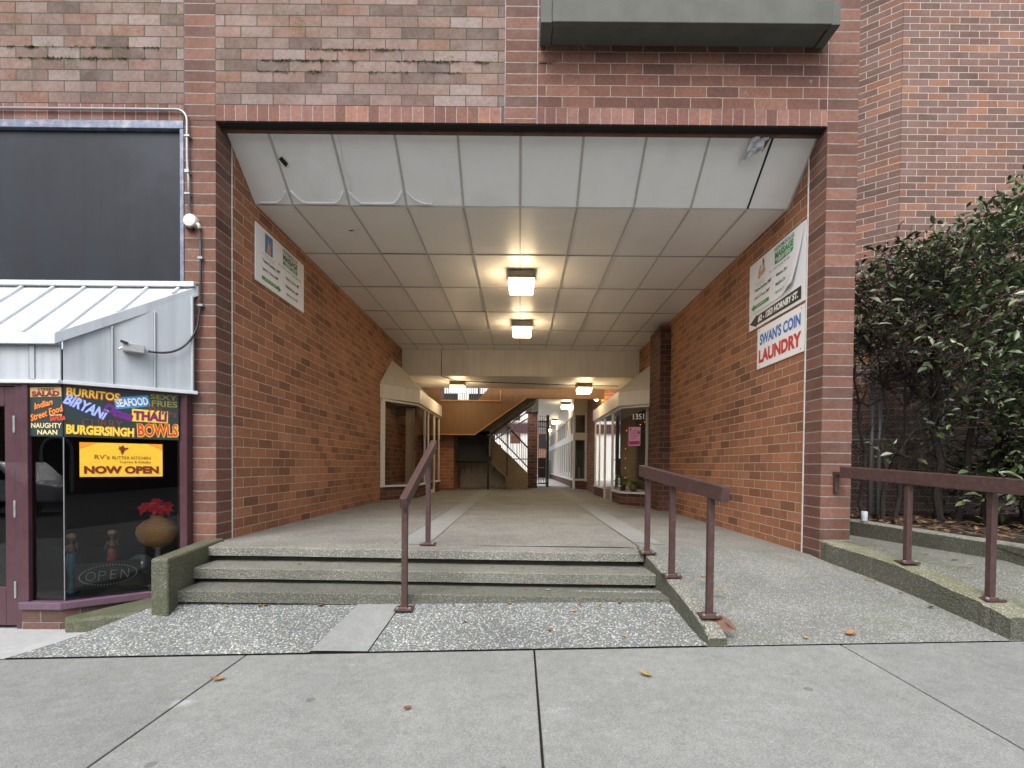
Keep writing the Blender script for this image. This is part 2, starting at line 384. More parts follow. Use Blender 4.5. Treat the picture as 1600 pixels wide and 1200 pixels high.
M['blackgap'] = plain('black_gap', (.012,.011,.010), .9)
M['caulk'] = plain('caulk', (.62,.60,.57), .6, var=.15, nscale=30)
M['dark_panel'] = plain('dark_panel', (.012,.015,.022), .36, var=.3, nscale=.9, streak=.25, spec=.28, grime=(.026,.031,.044), grime_scale=.6)  # grime here is soft blue-grey patches: reflections put into the panel colour
M['panel_frame'] = plain('panel_frame', (.14,.16,.22), .4, metal=.4, var=.25, grime=(.3,.31,.33), grime_scale=12)
M['white_metal'] = plain('white_metal', (.60,.63,.655), .38, var=.06, nscale=3, streak=.14, bumpk=.4)
M['siding'] = plain('siding', (.43,.465,.50), .4, var=.05, nscale=3, streak=.22, bumpk=.5)
M['purple'] = plain('purple_paint', (.075,.033,.042), .32, var=.15, nscale=10, coat=.2)
M['purple_sill'] = plain('purple_sill', (.13,.075,.11), .35, var=.15)
M['rail'] = plain('rail_paint', (.064,.033,.030), .46, var=.2, nscale=25, grime=(.10,.062,.056), grime_scale=30, bumpk=.15)
M['rail_rust'] = plain('rail_base_rust', (.062,.033,.030), .55, var=.25, nscale=25, grime=(.16,.065,.025), grime_scale=22, bumpk=.3)
M['tan_board'] = concrete('tan_board', (.24,.185,.12), var=.15, speck=.1)
M['galv'] = plain('galvanised', (.33,.35,.36), .45, metal=.5, var=.15)
M['conduit'] = plain('conduit', (.30,.31,.32), .4, metal=.6, var=.1)
M['cable'] = plain('cable', (.014,.016,.022), .45)
M['offwhite'] = plain('off_white', (.66,.63,.56), .4, var=.06)
M['grey_box'] = plain('grey_box', (.40,.41,.41), .45, metal=.3, var=.1)
M['pavement'] = concrete('pavement_concrete', (.258,.268,.256), var=.11, speck=.36, stains=.16, walk=True)
M['pad'] = concrete('pad_concrete', (.40,.41,.41), var=.08, speck=.1, stains=.12)
M['band'] = concrete('band_concrete', (.25,.262,.255), var=.08, speck=.22, stains=.12)
peb = [(0,(.26,.285,.30)),(.16,(.17,.20,.24)),(.30,(.36,.365,.35)),(.44,(.46,.47,.45)),(.56,(.20,.22,.21)),(.70,(.31,.28,.23)),(.78,(.12,.14,.165)),(.90,(.54,.54,.51))]
peb2 = [(0,(.255,.265,.26)),(.2,(.19,.20,.203)),(.4,(.32,.32,.30)),(.6,(.37,.37,.35)),(.75,(.23,.22,.195)),(.9,(.15,.157,.16))]
M['gravel'] = aggregate('pebble_gravel', .0125, peb, (.13,.14,.13), moss=.16, mossc=(.13,.145,.065))
M['ramp'] = aggregate('ramp_aggregate', .0105, peb2, (.165,.172,.158), moss=.42, mossc=(.105,.135,.05))
M['floor'] = aggregate('floor_aggregate', .011, [(q, tuple(x*.93 for x in k)) for q, k in peb2], (.18,.175,.16))
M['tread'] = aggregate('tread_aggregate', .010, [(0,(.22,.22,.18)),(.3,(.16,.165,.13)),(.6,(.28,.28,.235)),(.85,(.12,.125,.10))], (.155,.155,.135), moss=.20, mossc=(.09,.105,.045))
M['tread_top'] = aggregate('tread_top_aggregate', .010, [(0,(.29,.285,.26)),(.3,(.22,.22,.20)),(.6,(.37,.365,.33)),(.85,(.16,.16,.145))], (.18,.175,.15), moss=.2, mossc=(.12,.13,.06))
M['tread_low'] = aggregate('tread_low_aggregate', .010, [(0,(.17,.175,.14)),(.3,(.12,.125,.10)),(.6,(.22,.22,.185)),(.85,(.085,.09,.07))], (.10,.10,.085), moss=.30, mossc=(.07,.09,.035))  # lower treads get darker stones: moss tone and step shade put into the colour
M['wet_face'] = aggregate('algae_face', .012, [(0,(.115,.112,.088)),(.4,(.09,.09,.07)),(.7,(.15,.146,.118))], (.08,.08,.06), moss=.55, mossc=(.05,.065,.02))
M['riser'] = concrete('riser', (.075,.068,.05), var=.25, speck=.2, stains=.3, scale=6)  # dark concrete; on the step risers the recess shade is in the colour
M['mossy'] = aggregate('mossy_concrete', .012, [(0,(.135,.132,.10)),(.4,(.10,.105,.072)),(.7,(.165,.16,.125))], (.085,.09,.058), moss=.75, mossc=(.05,.068,.015))
M['curb'] = aggregate('curb_concrete', .012, [(0,(.30,.29,.27)),(.4,(.20,.20,.17)),(.7,(.37,.36,.33))], (.16,.16,.13), moss=.42, mossc=(.085,.10,.04))
M['mossy_bright'] = aggregate('mossy_curb', .012, [(0,(.26,.25,.20)),(.4,(.18,.18,.13)),(.7,(.32,.31,.25))], (.16,.16,.11), moss=.75, mossc=(.12,.135,.035))
M['walk'] = aggregate('walkway_aggregate', .012, [(q, tuple(x*.8 for x in k)) for q, k in peb2], (.14,.14,.115), moss=.62, mossc=(.085,.11,.03))
M['soil'] = plain('soil', (.035,.024,.016), .95, var=.5, nscale=25, bumpk=.8)
M['asphalt'] = plain('asphalt', (.05,.05,.052), .85, var=.3, nscale=80, bumpk=.3)
M['glass'] = glass('clear_glass', (.92,.94,.93), .9)
M['dark_glass'] = glass('dark_glass', (.90,.92,.92), .95)
M['room'] = plain('dark_room', (.018,.015,.015), .9)
M['orange_wood'] = woodmat('orange_plywood', (.125,.057,.017), (.185,.088,.027))
M['plank'] = woodmat('pale_plank', (.58,.46,.28), (.74,.62,.42))
M['plank_grey'] = woodmat('weathered_board', (.22,.17,.12), (.30,.24,.17))
M['dark_board'] = plain('dark_board', (.10,.105,.092), .8, var=.2, nscale=4)
M['tan_wall'] = concrete('tan_wall', (.52,.44,.33), var=.12, speck=.1, stains=.2)
M['stucco'] = plain('pale_stucco', (.72,.72,.70), .9, var=.08)
M['black_iron'] = plain('black_iron', (.018,.015,.016), .5, var=.3)
M['lens'] = emitter('lamp_lens', (1.0,.74,.42), LAMP)
M['lamp_body'] = plain('lamp_body', (.16,.145,.12), .5, metal=.3)
M['black'] = plain('black_print', (.012,.012,.012), .5)
M['sign_white'] = plain('sign_white', (.76,.77,.78), .35, var=.03)
M['green'] = plain('green_print', (.025,.27,.055), .45, var=.05)
M['green_dark'] = plain('green_dark_print', (.03,.10,.03), .45, var=.05)
M['grey_print'] = plain('grey_print', (.11,.11,.11), .5)
M['blue'] = plain('blue_print', (.012,.13,.48), .45, var=.05)
M['blue_pic'] = plain('blue_picture', (.05,.16,.36), .45, var=.5, nscale=60)
M['red'] = plain('red_print', (.50,.012,.03), .45, var=.05)
M['skin'] = plain('skin_print', (.55,.30,.18), .5, var=.2, nscale=60)
for k, c in dict(yellow=(.85,.52,.03), amber=(.85,.30,.01), maroon=(.17,.014,.012), board=(.018,.036,.036), sand=(.62,.40,.17), darkred=(.20,.02,.02), orange=(.85,.26,.03), tomato=(.65,.06,.02),
        skyblue=(.05,.28,.55), paleblue=(.42,.50,.85), navy=(.03,.04,.25), violet=(.14,.02,.26), purplep=(.20,.01,.12), olive=(.25,.22,.04), cream=(.75,.66,.32), umber=(.16,.045,.035), brightyellow=(.9,.62,.05), white=(.8,.82,.85), goldrim=(.8,.55,.2)).items():
    M['p_'+k] = plain('print_'+k, c, .45, var=.06)
M['bark'] = plain('bark', (.026,.020,.016), .9, var=.4, nscale=40, bumpk=.6)
def sm(t): t = max(0.0, min(1.0, t)); return t*t*(3-2*t)
def floor_z(x): return -0.10*sm((x-.8)/2.0)
def pave_z(x): return -0.45 + 0.027*x

# ================================================================== ground
g = MB(); g.grid(lambda u, v: (-60+120*u, -60+220*v, -1.25), 4, 4)
tag(g.build('ground', M['asphalt'], org=(0,0,-1.25)), kind='structure')
g = MB()
g.prism([(-40,-10),(40,-10),(40,-1.6),(-40,-1.6)], [-1.0]*4, [pave_z(-40)*.4-.45, pave_z(40)*.4-.45, -.62, -.62])
road = MB().poly([(-40,-11,-.62-1.08),(40,-11,-.62+1.08),(40,-1.45,-.58+1.08),(-40,-1.45,-.58-1.08)]).build('road', M['asphalt'], org=(0,-6,-.6))
tag(road, kind='structure')
pv = MB(); xs = [-9.3,-7.42,-5.55,-3.66,-1.765,.105,2.09,3.97,5.9,7.8,9.7]; ys = [-1.3,.85,3.2]
for i in range(len(xs)-1):
    for j in range(2):
        a, b_, c, d = xs[i]+.006, xs[i+1]-.006, ys[j]+.005, ys[j+1]-(.001 if j else .005)
        pv.prism([(a,c),(b_,c),(b_,d),(a,d)], [pave_z(a)-.1,pave_z(b_)-.1,pave_z(b_)-.1,pave_z(a)-.1], [pave_z(a)-.02*(3.2-c)*.4,pave_z(b_)-.02*(3.2-c)*.4,pave_z(b_)-.02*(3.2-d)*.4,pave_z(a)-.02*(3.2-d)*.4])
tag(pv.build('pavement', M['pavement'], bev=.004, org=(0,0,-.5)), kind='structure')
pb = MB().prism([(-9.3,-1.45),(9.7,-1.45),(9.7,3.2),(-9.3,3.2)], [-1.2]*4, [pave_z(-9.3)-.05,pave_z(9.7)-.05,pave_z(9.7)-.035,pave_z(-9.3)-.035])
tag(pb.build('kerb', M['soil'], org=(0,-1.45,-1.2)), kind='structure')
# entrance pad by the shop door
tag(MB().poly([(-9,3.2,pave_z(-9)+.004),(-3.34,3.2,pave_z(-3.34)+.003),(-3.36,3.98,-.60),(-3.78,4.12,-.645),(-3.78,4.4,-.65),(-9,4.4,-.70)]).build('door_pad', M['pad'], org=(-5,3.5,-.6)), kind='structure')
# gravel apron between pavement and steps, split by the pale band
def gz(x, y):
    k = (y-3.2)/.65; zb = -.335 + (.055*sm((x+2.6)/3.7)); zb -= .10*sm((-2.75-x)/.6)
    return pave_z(x)*(1-k) + zb*k + .006
def gravel(x0, x1, xb0, xb1, name):
    mb = MB(); mb.grid(lambda u, v: ((x0+(x1-x0)*u)*(1-v)+(xb0+(xb1-xb0)*u)*v, 3.206+.76*v, gz((x0+(x1-x0)*u)*(1-v)+(xb0+(xb1-xb0)*u)*v, 3.206+.76*v)), 24, 5)
    tag(mb.build(name, M['gravel'], smooth=True, org=(x0,3.2,-.5)), kind='structure')
gravel(-3.33, -1.36, -2.60, -1.19, 'gravel_apron')
gravel(-.97, 1.30, -.866, 1.18, 'gravel_apron')
mb = MB(); mb.grid(lambda u, v: ((-1.352+.374*u)*(1-v)+(-1.216+.320*u)*v, 3.206+.60*v, gz(-1.2, 3.206+.60*v)+.008), 4, 4)
tag(mb.build('paving_band', M['band'], org=(-1.1,3.2,-.5)), kind='structure')
mb = MB(); mb.grid(lambda u, v: ((-3.27+.72*v)*(1-u)+1.2*u, 3.201+.76*v, gz((-3.27+.72*v)*(1-u)+1.2*u, 3.206+.76*v)-.02), 10, 4)
tag(mb.build('gravel_bed', M['soil'], org=(-1,3.2,-.6)), kind='structure')
mb = MB(); mb.grid(lambda u, v: (-3.33+.73*u-.02*v, 3.206+.76*u+.02*v, gz(-3.33+.73*u,3.206+.76*u) - v*(.02+.35*u)), 12, 3)
tag(mb.build('gravel_apron', M['gravel'], org=(-3,3.4,-.6)), kind='structure')
# ramp
mb = MB()
def rampf(u, v):
    y = 3.206+1.66*v; xl = 1.22*(1-v)+1.10*v; x = xl+(3.27-.36*v-xl)*u
    zt = floor_z(x) if x < 3 else -.10
    return (x, y, pave_z(x)*(1-v)+zt*v + .03*math.sin(PI*v)+.004)
mb.grid(rampf, 20, 14); tag(mb.build('ramp', M['ramp'], smooth=True, org=(2.2,3.2,-.45)), kind='structure')
# passage floor
mb = MB(); mb.grid(lambda u, v: (-2.9+5.82*u, 4.86+13.64*v, floor_z(-2.9+5.82*u)), 40, 30); mb.grid(lambda u, v: (-2.9+4.05*u, 4.60+.26*v, floor_z(-2.9+4.05*u)), 20, 2)
tag(mb.build('passage_floor', M['floor'], smooth=True, org=(0,4.6,0)), kind='structure')
def strip(x0, x1, y0, y1, name='paving_band', mat='band'):
    mb = MB(); mb.grid(lambda u, v: (x0+(x1-x0)*u, y0+(y1-y0)*v, floor_z(x0+(x1-x0)*u)+.004), 6, 4)
    tag(mb.build(name, M[mat], org=((x0+x1)/2,y0,0)), kind='structure')
strip(-1.16,-.85,4.64,9.96); strip(1.13,1.43,4.9,9.96); strip(-2.87,2.9,9.97,10.27)
strip(-1.16,-.85,10.28,18); strip(1.13,1.43,10.28,18)
for y in (6.4, 8.2): strip(-.845,1.125,y,y+.008,'floor_joint','blackgap'); strip(-2.86,-1.165,y,y+.008,'floor_joint','blackgap')
for x in (-1.166,-.85,1.12): strip(x,x+.006,4.65,9.96,'floor_joint','blackgap')
tag(MB().poly([(-14,18.4,-.03),(14,18.4,-.03),(14,60,-.03),(-14,60,-.03)]).build('courtyard_floor', M['pad'], org=(0,30,-.03)), kind='structure')
tag(MB().poly([(-6,12.5,-.012),(-2.9,12.5,-.012),(-2.9,18.4,-.012),(-6,18.4,-.012)]).build('courtyard_floor', M['floor'], org=(-4,15,-.01)), kind='structure')
# walkway on the right of the mossy kerb
mb = MB(); mb.grid(lambda u, v: (max(2.93, 3.31-.27*5.6*v)*(1-u)+4.5*u, 3.206+5.6*v, (pave_z(3.4)*(1-sm(v*5.6/1.15))+(-.05)*sm(v*5.6/1.15))+.004), 8, 30)
tag(mb.build('walkway', M['walk'], smooth=True, org=(3.6,3.2,-.4)), kind='structure')
mb = MB(); random.seed(5)
mb.grid(lambda u, v: (4.42-.94*v+6*u, 3.2+5.9*v, .05+.05*math.sin(u*37+v*11)*math.cos(v*23)+.02*random.random()), 40, 40)
tag(mb.build('planting_soil', M['soil'], org=(6,5,0)), kind='structure')

# ================================================================== main building
B = thing('brick_building', 'red brick building with a wide covered passage running through its ground floor', 'building', (0,4.7,0))
XL, XR = -2.873, 2.85
YF = 4.70; ZS0, ZS1 = 3.945, 4.095
def part(mb, name, mat, bev=0, **k): return mb.build(name, M[mat], B, bev, **k)
# piers
part(MB().box(-3.166,XL,YF,4.955,-.75,ZS0), 'pier', 'brick_pier')
part(MB().box(XR,3.135,YF,4.985,-.55,7.0), 'pier', 'brick_pier')
# passage side walls
part(MB().box(-3.166,-2.865,4.965,12.02,-.3,4.3), 'passage_wall', 'brick_passage')
part(MB().box(2.862,3.13,4.997,12.02,-.4,4.3), 'passage_wall', 'brick_passage')
part(MB().box(XL-.1,XL+.006,4.953,4.968,-.1,3.95), 'sealant_joint', 'caulk'); part(MB().box(XR-.006,XR+.1,4.983,4.999,-.12,3.95), 'sealant_joint', 'caulk')
# face above the passage
part(MB().box(-9,-3.168,YF,5.0,ZS1,7.0), 'upper_wall', 'brick_face')
part(MB().box(-3.162,XL-.004,YF,5.0,ZS0+.003,7.0), 'upper_pier', 'brick_pier')
part(MB().box(XL,-.172,YF,5.0,ZS1,7.0), 'upper_wall', 'brick_face')
part(MB().box(-.167,.130,YF,5.0,ZS0+.002,7.0), 'upper_pier', 'brick_pier')
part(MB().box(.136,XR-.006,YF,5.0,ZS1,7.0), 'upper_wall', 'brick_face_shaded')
for x0,x1 in ((-9,-3.168),(XL,-.172),(.136,XR-.006)):
    part(MB().box(x0,x1,YF-.003,4.84,ZS0,ZS1-.004), 'soldier_course', 'brick_soldier')
for x in (-3.165, XL-.002, -.1695, .133, XR-.003):
    part(MB().box(x-.006,x+.006,YF+.004,YF+.05,ZS0 if abs(x)<2.9 else .1, 7.0), 'wall_joint', 'caulk' if x>2 else 'panel_frame')
# lintel underside
part(MB().box(XL,XR,4.708,4.80,ZS0-.010,ZS0-.002), 'lintel', 'blackgap')
part(MB().box(XL,XR,4.79,4.835,ZS0-.028,ZS0+.02), 'lintel', 'steel_brown')
# flank wall and rear of the block, seen past the right pier
part(MB().box(3.0,3.128,4.99,9.0,-.4,12.0), 'flank_wall', 'brick_wing')
part(MB().box(-9,3.1,5.0,12,4.31,4.5), 'upper_slab', 'blackgap')
# sloped soffit: one panel per bay
random.seed(3)
P0, P1 = (4.832,3.965), (5.386,3.522)
def soff(x, t, lift=0.0):
    y = P0[0]+(P1[0]-P0[0])*t; z = P0[1]+(P1[1]-P0[1])*t
    n = (-.624,-.781); return (x, y+n[0]*lift, z+n[1]*lift)
xe = [XL] + [k*.61-.02 for k in range(-4,5)] + [XR]
for i in range(len(xe)-1):
    a, b_ = xe[i]+.011, xe[i+1]-.011
    mb = MB(); bulge = .012 if i < 4 else .004; ph = random.random()*6
    def fn(u, v, a=a, b_=b_, bulge=bulge, ph=ph):
        s = math.sin(PI*u)*math.sin(PI*v)
        return soff(a+(b_-a)*u, .012+.976*v, .002+bulge*s + .0015*math.sin(9*u+ph)*math.sin(5*v+ph))
    mb.grid(fn, 16, 16); part(mb, 'soffit_panel', 'soffit', smooth=True)
    if i < 10:
        if i != 8: part(MB().beam(soff(b_+.011,.0,.006), soff(b_+.011,1.0,.006), .020, .006, (0,-.624,-.781)), 'soffit_batten', 'tbar')
# creases where the film on the first panels has sagged
for i, kind in ((0,'r'),(1,'b'),(2,'b'),(3,'l')):
    a, b_ = xe[i]+.03, xe[i+1]-.03
    pts = []
    for k in range(19):
        s = k/18
        if kind == 'b': u = s; t = .955 - .17*max(0, abs(2*s-1)-.55)**2*5
        elif kind == 'r': u = .1+.9*s; t = .955 - .17*max(0,(s-.55)/.45)**2
        else: u = .45*s; t = .955-.17*(1-s)**3
        pts.append(soff(a+(b_-a)*u, t, .016))
    part(MB().tube(pts, .010, 6), 'film_crease', 'soffit', smooth=True)
pts = [soff(xe[2]+.05+.012*math.sin(k*.5), .03+.04*k, .012) for k in range(20)]
part(MB().tube(pts, .006, 6), 'film_crease', 'soffit', smooth=True)
# torn foil corner and puncture
mb = MB(); random.seed(11)
mb.grid(lambda u, v: tuple(np.array(soff(2.20+.17*u-.05*v, .02+.34*v*(1-.5*u), .02+.05*math.sin(u*5+v*3)**2)) + np.array([random.uniform(-.012,.012) for _ in range(3)])), 5, 6)
part(mb, 'torn_foil', 'white_metal')
part(MB().poly([soff(2.27,.03,.016),soff(2.40,.03,.016),soff(2.36,.22,.016)]), 'torn_hole', 'orange_wood')
part(MB().beam(soff(xe[9],.0,.004), soff(xe[9],1,.004), .016,.004,(0,-.624,-.781)), 'soffit_gap', 'blackgap')
part(MB().poly([soff(-2.44,.36,.018),soff(-2.40,.33,.018),soff(-2.36,.42,.018),soff(-2.395,.47,.018)]), 'puncture', 'blackgap')
part(MB().poly([(XL,4.845,4.0),(XR,4.845,4.0),(XR,5.42,3.56),(XL,5.42,3.56)]), 'soffit_backing', 'blackgap')
# flat ceiling
ye = [5.386+1.22*k for k in range(6)] + [12.02]
mb = MB()
xc = [XL] + [k*.61-.02 for k in range(-4,5)] + [2.86]
for i in range(len(xc)-1):
    for j in range(len(ye)-1):
        a,b_,c,d = xc[i]+.006, xc[i+1]-.006, ye[j]+.006, ye[j+1]-.006
        t1 = random.uniform(-.004,.004); t2 = random.uniform(-.004,.004); t3 = random.uniform(-.004,.002)
        mb.grid(lambda u, v, a=a,b_=b_,c=c,d=d,t1=t1,t2=t2,t3=t3: (a+(b_-a)*u, c+(d-c)*v, 3.528 + t1*(u-.5)+t2*(v-.5) + t3*4*u*(1-u)*4*v*(1-v)*.8), 5, 5)
part(mb, 'ceiling_tiles', 'tile', smooth=True)
mb = MB()
for x in xc[1:-1]: mb.box(x-.009,x+.009,5.386,12.0,3.517,3.523)
for y in ye[:-1]: mb.box(XL,2.86,y-.007,y+.007,3.5165,3.5225)
part(mb, 'ceiling_grid', 'tbar')
part(MB().box(-3.1,3.1,5.42,12.1,3.555,3.6), 'ceiling_backing', 'blackgap')
part(MB().poly([(-2.055,5.95,3.5205),(-2.0,5.94,3.5205),(-2.0,5.96,3.5205),(-2.05,5.97,3.5205)]), 'chipped_spot', 'blackgap')
# low white beam and the lower soffit behind it
part(MB().box(-2.865,2.862,12.03,12.2,2.895,3.6), 'white_beam', 'white_beam')
part(MB().box(-2.865,2.93,12.2,13.95,2.9,3.0), 'low_soffit', 'white_beam')
part(MB().box(-1.92,-1.905,12.018,12.03,2.88,3.52), 'wiring_strip', 'lamp_body')
part(MB().tube([(-1.91,12.03,2.885),(-1.6,12.75,2.885),(1.3,13.2,2.885),(2.6,13.3,2.885)], .012, 6), 'ceiling_conduit', 'lamp_body')
# brick pilaster
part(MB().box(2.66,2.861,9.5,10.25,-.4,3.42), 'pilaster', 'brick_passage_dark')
# walls beyond the beam
part(MB().box(-3.1,-2.87,12.05,18.8,-.3,4.5), 'passage_wall', 'brick_passage')
part(MB().box(2.38,3.0,14.55,17.6,-.4,4.0), 'passage_wall', 'brick_passage')
part(MB().box(2.93,3.1,12.05,14.5,-.4,4.0), 'passage_wall', 'brick_passage')
# right rear wing
W2 = thing('brick_wing', 'set back brick wing with an angled corner rising behind the evergreen shrub', 'building', (7,7.6,0))
MB().box(5.72,16,7.6,8.0,-.4,14).build('rear_wall', M['brick_wing'], W2)
MB().prism([(5.715,7.602),(5.9,7.9),(4.55,8.75),(4.45,8.53)], -.4, 14).build('angled_wall', M['brick_wing'], W2)
MB().box(3.13,4.44,8.6,8.8,-.4,14).build('return_wall', M['brick_wing'], W2)
MB().box(3.3,4.3,8.56,8.598,-.1,2.1).build('dark_opening', M['room'], W2)  # flat dark panel for the dark opening in the alcove
# balcony slab over the passage
bl = thing('balcony', 'dark steel edged balcony slab jutting from the brick face above the passage', 'balcony', (1.5,4.55,4.65))
MB().box(.26,2.70,4.50,4.696,4.665,4.80).build('balcony_slab', M['dark_board'], bl, .004)
fr = MB(); fr.box(.15,.25,4.44,4.69,4.65,4.86); fr.box(2.71,2.79,4.44,4.69,4.65,4.86); fr.box(.252,2.708,4.43,4.495,4.65,4.86)
fr.build('steel_edge', M['dark_board'], bl, .006)

# ================================================================== steps and kerbs
st = thing('entrance_steps', 'three mossy concrete steps with dark recessed risers climbing to the passage', 'steps', (-.8,3.75,-.33))
def tread(x0, x1, y0, y1, zt, th, mat):
    n = 26; mb = MB()
    prof = [(0,-th),(0,-.006),(.006,0),(y1-y0,0),(y1-y0,-th)]
    random.seed(int(y0*100)); jit = [random.uniform(-.003,.003) for _ in range(n+1)]
    v = [(x0+(x1-x0)*i/n, y0+p[0]+(jit[i] if p[0]<.01 else 0), zt(x0+(x1-x0)*i/n)+p[1]+(jit[i]*.4 if p[1]>-.01 else 0)) for i in range(n+1) for p in prof]
    f = [(i*5+k, i*5+(k+1)%5, (i+1)*5+(k+1)%5, (i+1)*5+k) for i in range(n) for k in range(5)] + [(4,3,2,1,0), tuple(n*5+k for k in range(5))]
    mb.add(v, [tuple(reversed(q)) for q in f]); return mb.build('tread', M[mat], st)
T0 = lambda x: .012-.022*sm((x+2.7)/3.8)
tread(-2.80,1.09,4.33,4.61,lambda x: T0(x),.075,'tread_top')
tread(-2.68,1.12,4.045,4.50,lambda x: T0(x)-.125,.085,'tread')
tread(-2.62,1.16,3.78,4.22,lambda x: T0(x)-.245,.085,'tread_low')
rs = MB()
rs.box(-2.78,1.06,4.40,4.62,-.2,-.07); rs.box(-2.66,1.1,4.10,4.45,-.4,-.20); rs.box(-2.6,1.12,3.83,4.2,-.5,-.32)
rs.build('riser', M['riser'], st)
ck = MB().hexa([(-2.725,3.66,-.45),(-2.58,3.64,-.45),(-2.79,4.69,-.3),(-2.97,4.69,-.3)], [(-2.725,3.66,.035),(-2.58,3.64,.04),(-2.79,4.69,.035),(-2.97,4.69,.03)])
tag(ck.build('cheek_wall', M['mossy'], bev=.02, seg=3), 'mossy low concrete cheek wall at the left end of the steps', 'low wall')
mb = MB().prism([(-3.72,4.05),(-3.60,3.93),(-2.78,3.76),(-2.74,4.0),(-2.99,4.68),(-3.12,4.62)], -.8, [-.525,-.52,-.385,-.38,-.42,-.44])
tag(mb.build('mossy_ledge', M['mossy'], bev=.02), 'low green mossy concrete ledge under the restaurant window', 'ledge')
def curb(name, pts, mat, label, cat, bev=.012, broken=0):
    """pts: list of (xl, yl, xr, yr, ztop, zbottom) sections"""
    mb = MB(); v = []; random.seed(len(label))
    # resample
    secs = []
    for a, b_ in zip(pts[:-1], pts[1:]):
        for k in range(8): secs.append([a[i]+(b_[i]-a[i])*k/8 for i in range(6)])
    secs.append(list(pts[-1]))
    for s in secs:
        j = lambda q=.004: random.uniform(-q, q)
        v += [(s[0],s[1],s[5]),(s[2],s[3],s[5]),(s[2]+j(),s[3],s[4]-.012+j()),(s[2]-.012,s[3],s[4]+j()),(s[0]+.012,s[1],s[4]+j()),(s[0]+j(),s[1],s[4]-.012+j())]
    n = len(secs)
    f = [(i*6+k, i*6+(k+1)%6, (i+1)*6+(k+1)%6, (i+1)*6+k) for i in range(n-1) for k in range(6)] + [(5,4,3,2,1,0), tuple((n-1)*6+k for k in range(6))]
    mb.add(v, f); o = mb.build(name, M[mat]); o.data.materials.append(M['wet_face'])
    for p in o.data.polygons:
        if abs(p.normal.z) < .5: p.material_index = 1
    return tag(o, label, cat)
curb('ramp_curb', [(1.235,3.205,1.36,3.21,-.36,-.5),(1.215,3.27,1.345,3.28,-.285,-.5),(1.19,3.45,1.315,3.45,-.22,-.5),(1.13,4.0,1.255,4.0,-.075,-.45),(1.10,4.36,1.23,4.36,-.005,-.4),(1.10,4.60,1.22,4.6,.004,-.3)],
     'curb', 'sloping concrete kerb between the steps and the ramp with a broken front end', 'kerb')
curb('ramp_curb', [(3.20,3.21,3.42,3.21,-.21,-.5),(3.16,3.4,3.37,3.4,-.15,-.5),(3.02,4.0,3.22,4.0,-.005,-.45),(2.865,4.6,3.08,4.6,.055,-.3),(2.86,4.695,3.06,4.695,.06,-.3)],
     'mossy_bright', 'thick sloping kerb with bright yellow green moss right of the ramp', 'kerb')
curb('bed_curb', [(4.32,3.3,4.50,3.3,.06,-.4),(4.27,4.2,4.45,4.2,.10,-.3),(3.93,6.0,4.10,6.0,.13,-.3),(3.6,7.8,3.78,7.8,.14,-.3)], 'curb', 'plain concrete kerb along the planting bed at the far right', 'kerb')
# flaked rusty piece at the broken kerb end
mb = MB(); random.seed(4)
mb.add([(1.27,3.34,-.262),(1.37,3.26,-.275),(1.42,3.22,-.315),(1.31,3.25,-.33),(1.33,3.33,-.235),(1.385,3.27,-.25),(1.43,3.235,-.30),(1.29,3.28,-.30)], [(0,1,2,3),(7,6,5,4),(0,4,5,1),(1,5,6,2),(2,6,7,3),(3,7,4,0)])
tag(mb.build('rusty_flake', M['steel_brown']), 'rusty broken metal flake on the end of the ramp kerb', 'metal scrap')

# ================================================================== handrails
def rail(label, p, q, posts, w=.055, h=.085, bracket=None):
    t = thing('handrail', label, 'handrail', (posts[0][0], posts[0][1], posts[0][2]))
    MB().beam(p, q, w, h).build('top_rail', M['rail'], t, .006)
    P = Vector(p); Q = Vector(q)
    for (x, y, z) in posts:
        k = (y-P.y)/(Q.y-P.y); zt = P.z+(Q.z-P.z)*k - h*.5
        c = MB().box(x-.021,x+.021,y-.021,y+.021,z+.012,zt).build('post', M['rail'], t, .003)
        s = .068; pl = MB().box(x-s,x+s,y-.055,y+.055,z-.002,z+.012)
        pl.hexa([(x-.034,y-.034,z+.0125),(x+.034,y-.034,z+.0125),(x+.034,y+.034,z+.0125),(x-.034,y+.034,z+.0125)],[(x-.0225,y-.0225,z+.022),(x+.0225,y-.0225,z+.022),(x+.0225,y+.0225,z+.022),(x-.0225,y+.0225,z+.022)])
        o = pl.build('base_plate', M['rail_rust'], t, .002)
        bo = MB()
        for dx in (-.045,.045): bo.lathe([(.011,0),(.011,.009),(.004,.012)], (x+dx,y-.03,z+.012), 6)
        each(bo, 'bolt', M['galv'], o)
    return t
rail('single brown handrail rising up the middle of the steps', (-.842,3.60,.465), (-.828,4.80,.945), [(-.853,3.70,-.335),(-.842,4.58,.012)])
rail('short brown handrail with three posts on the ramp kerb beside the steps', (1.315,3.16,.575), (1.085,4.42,.712), [(1.285,3.33,-.255),(1.195,3.87,-.105),(1.12,4.33,-.008)], h=.10)
r3 = rail('long brown handrail bolted to the right brick pier above the mossy kerb', (3.285,3.12,.63), (2.985,4.60,.715), [(3.26,3.42,-.15),(3.12,3.98,-.005)], h=.105)
br = MB().box(2.965,3.005,4.66,4.70,.52,.70).beam((2.985,4.60,.70),(2.985,4.70,.70),.05,.03); br.build('wall_bracket', M['rail'], r3, .003)

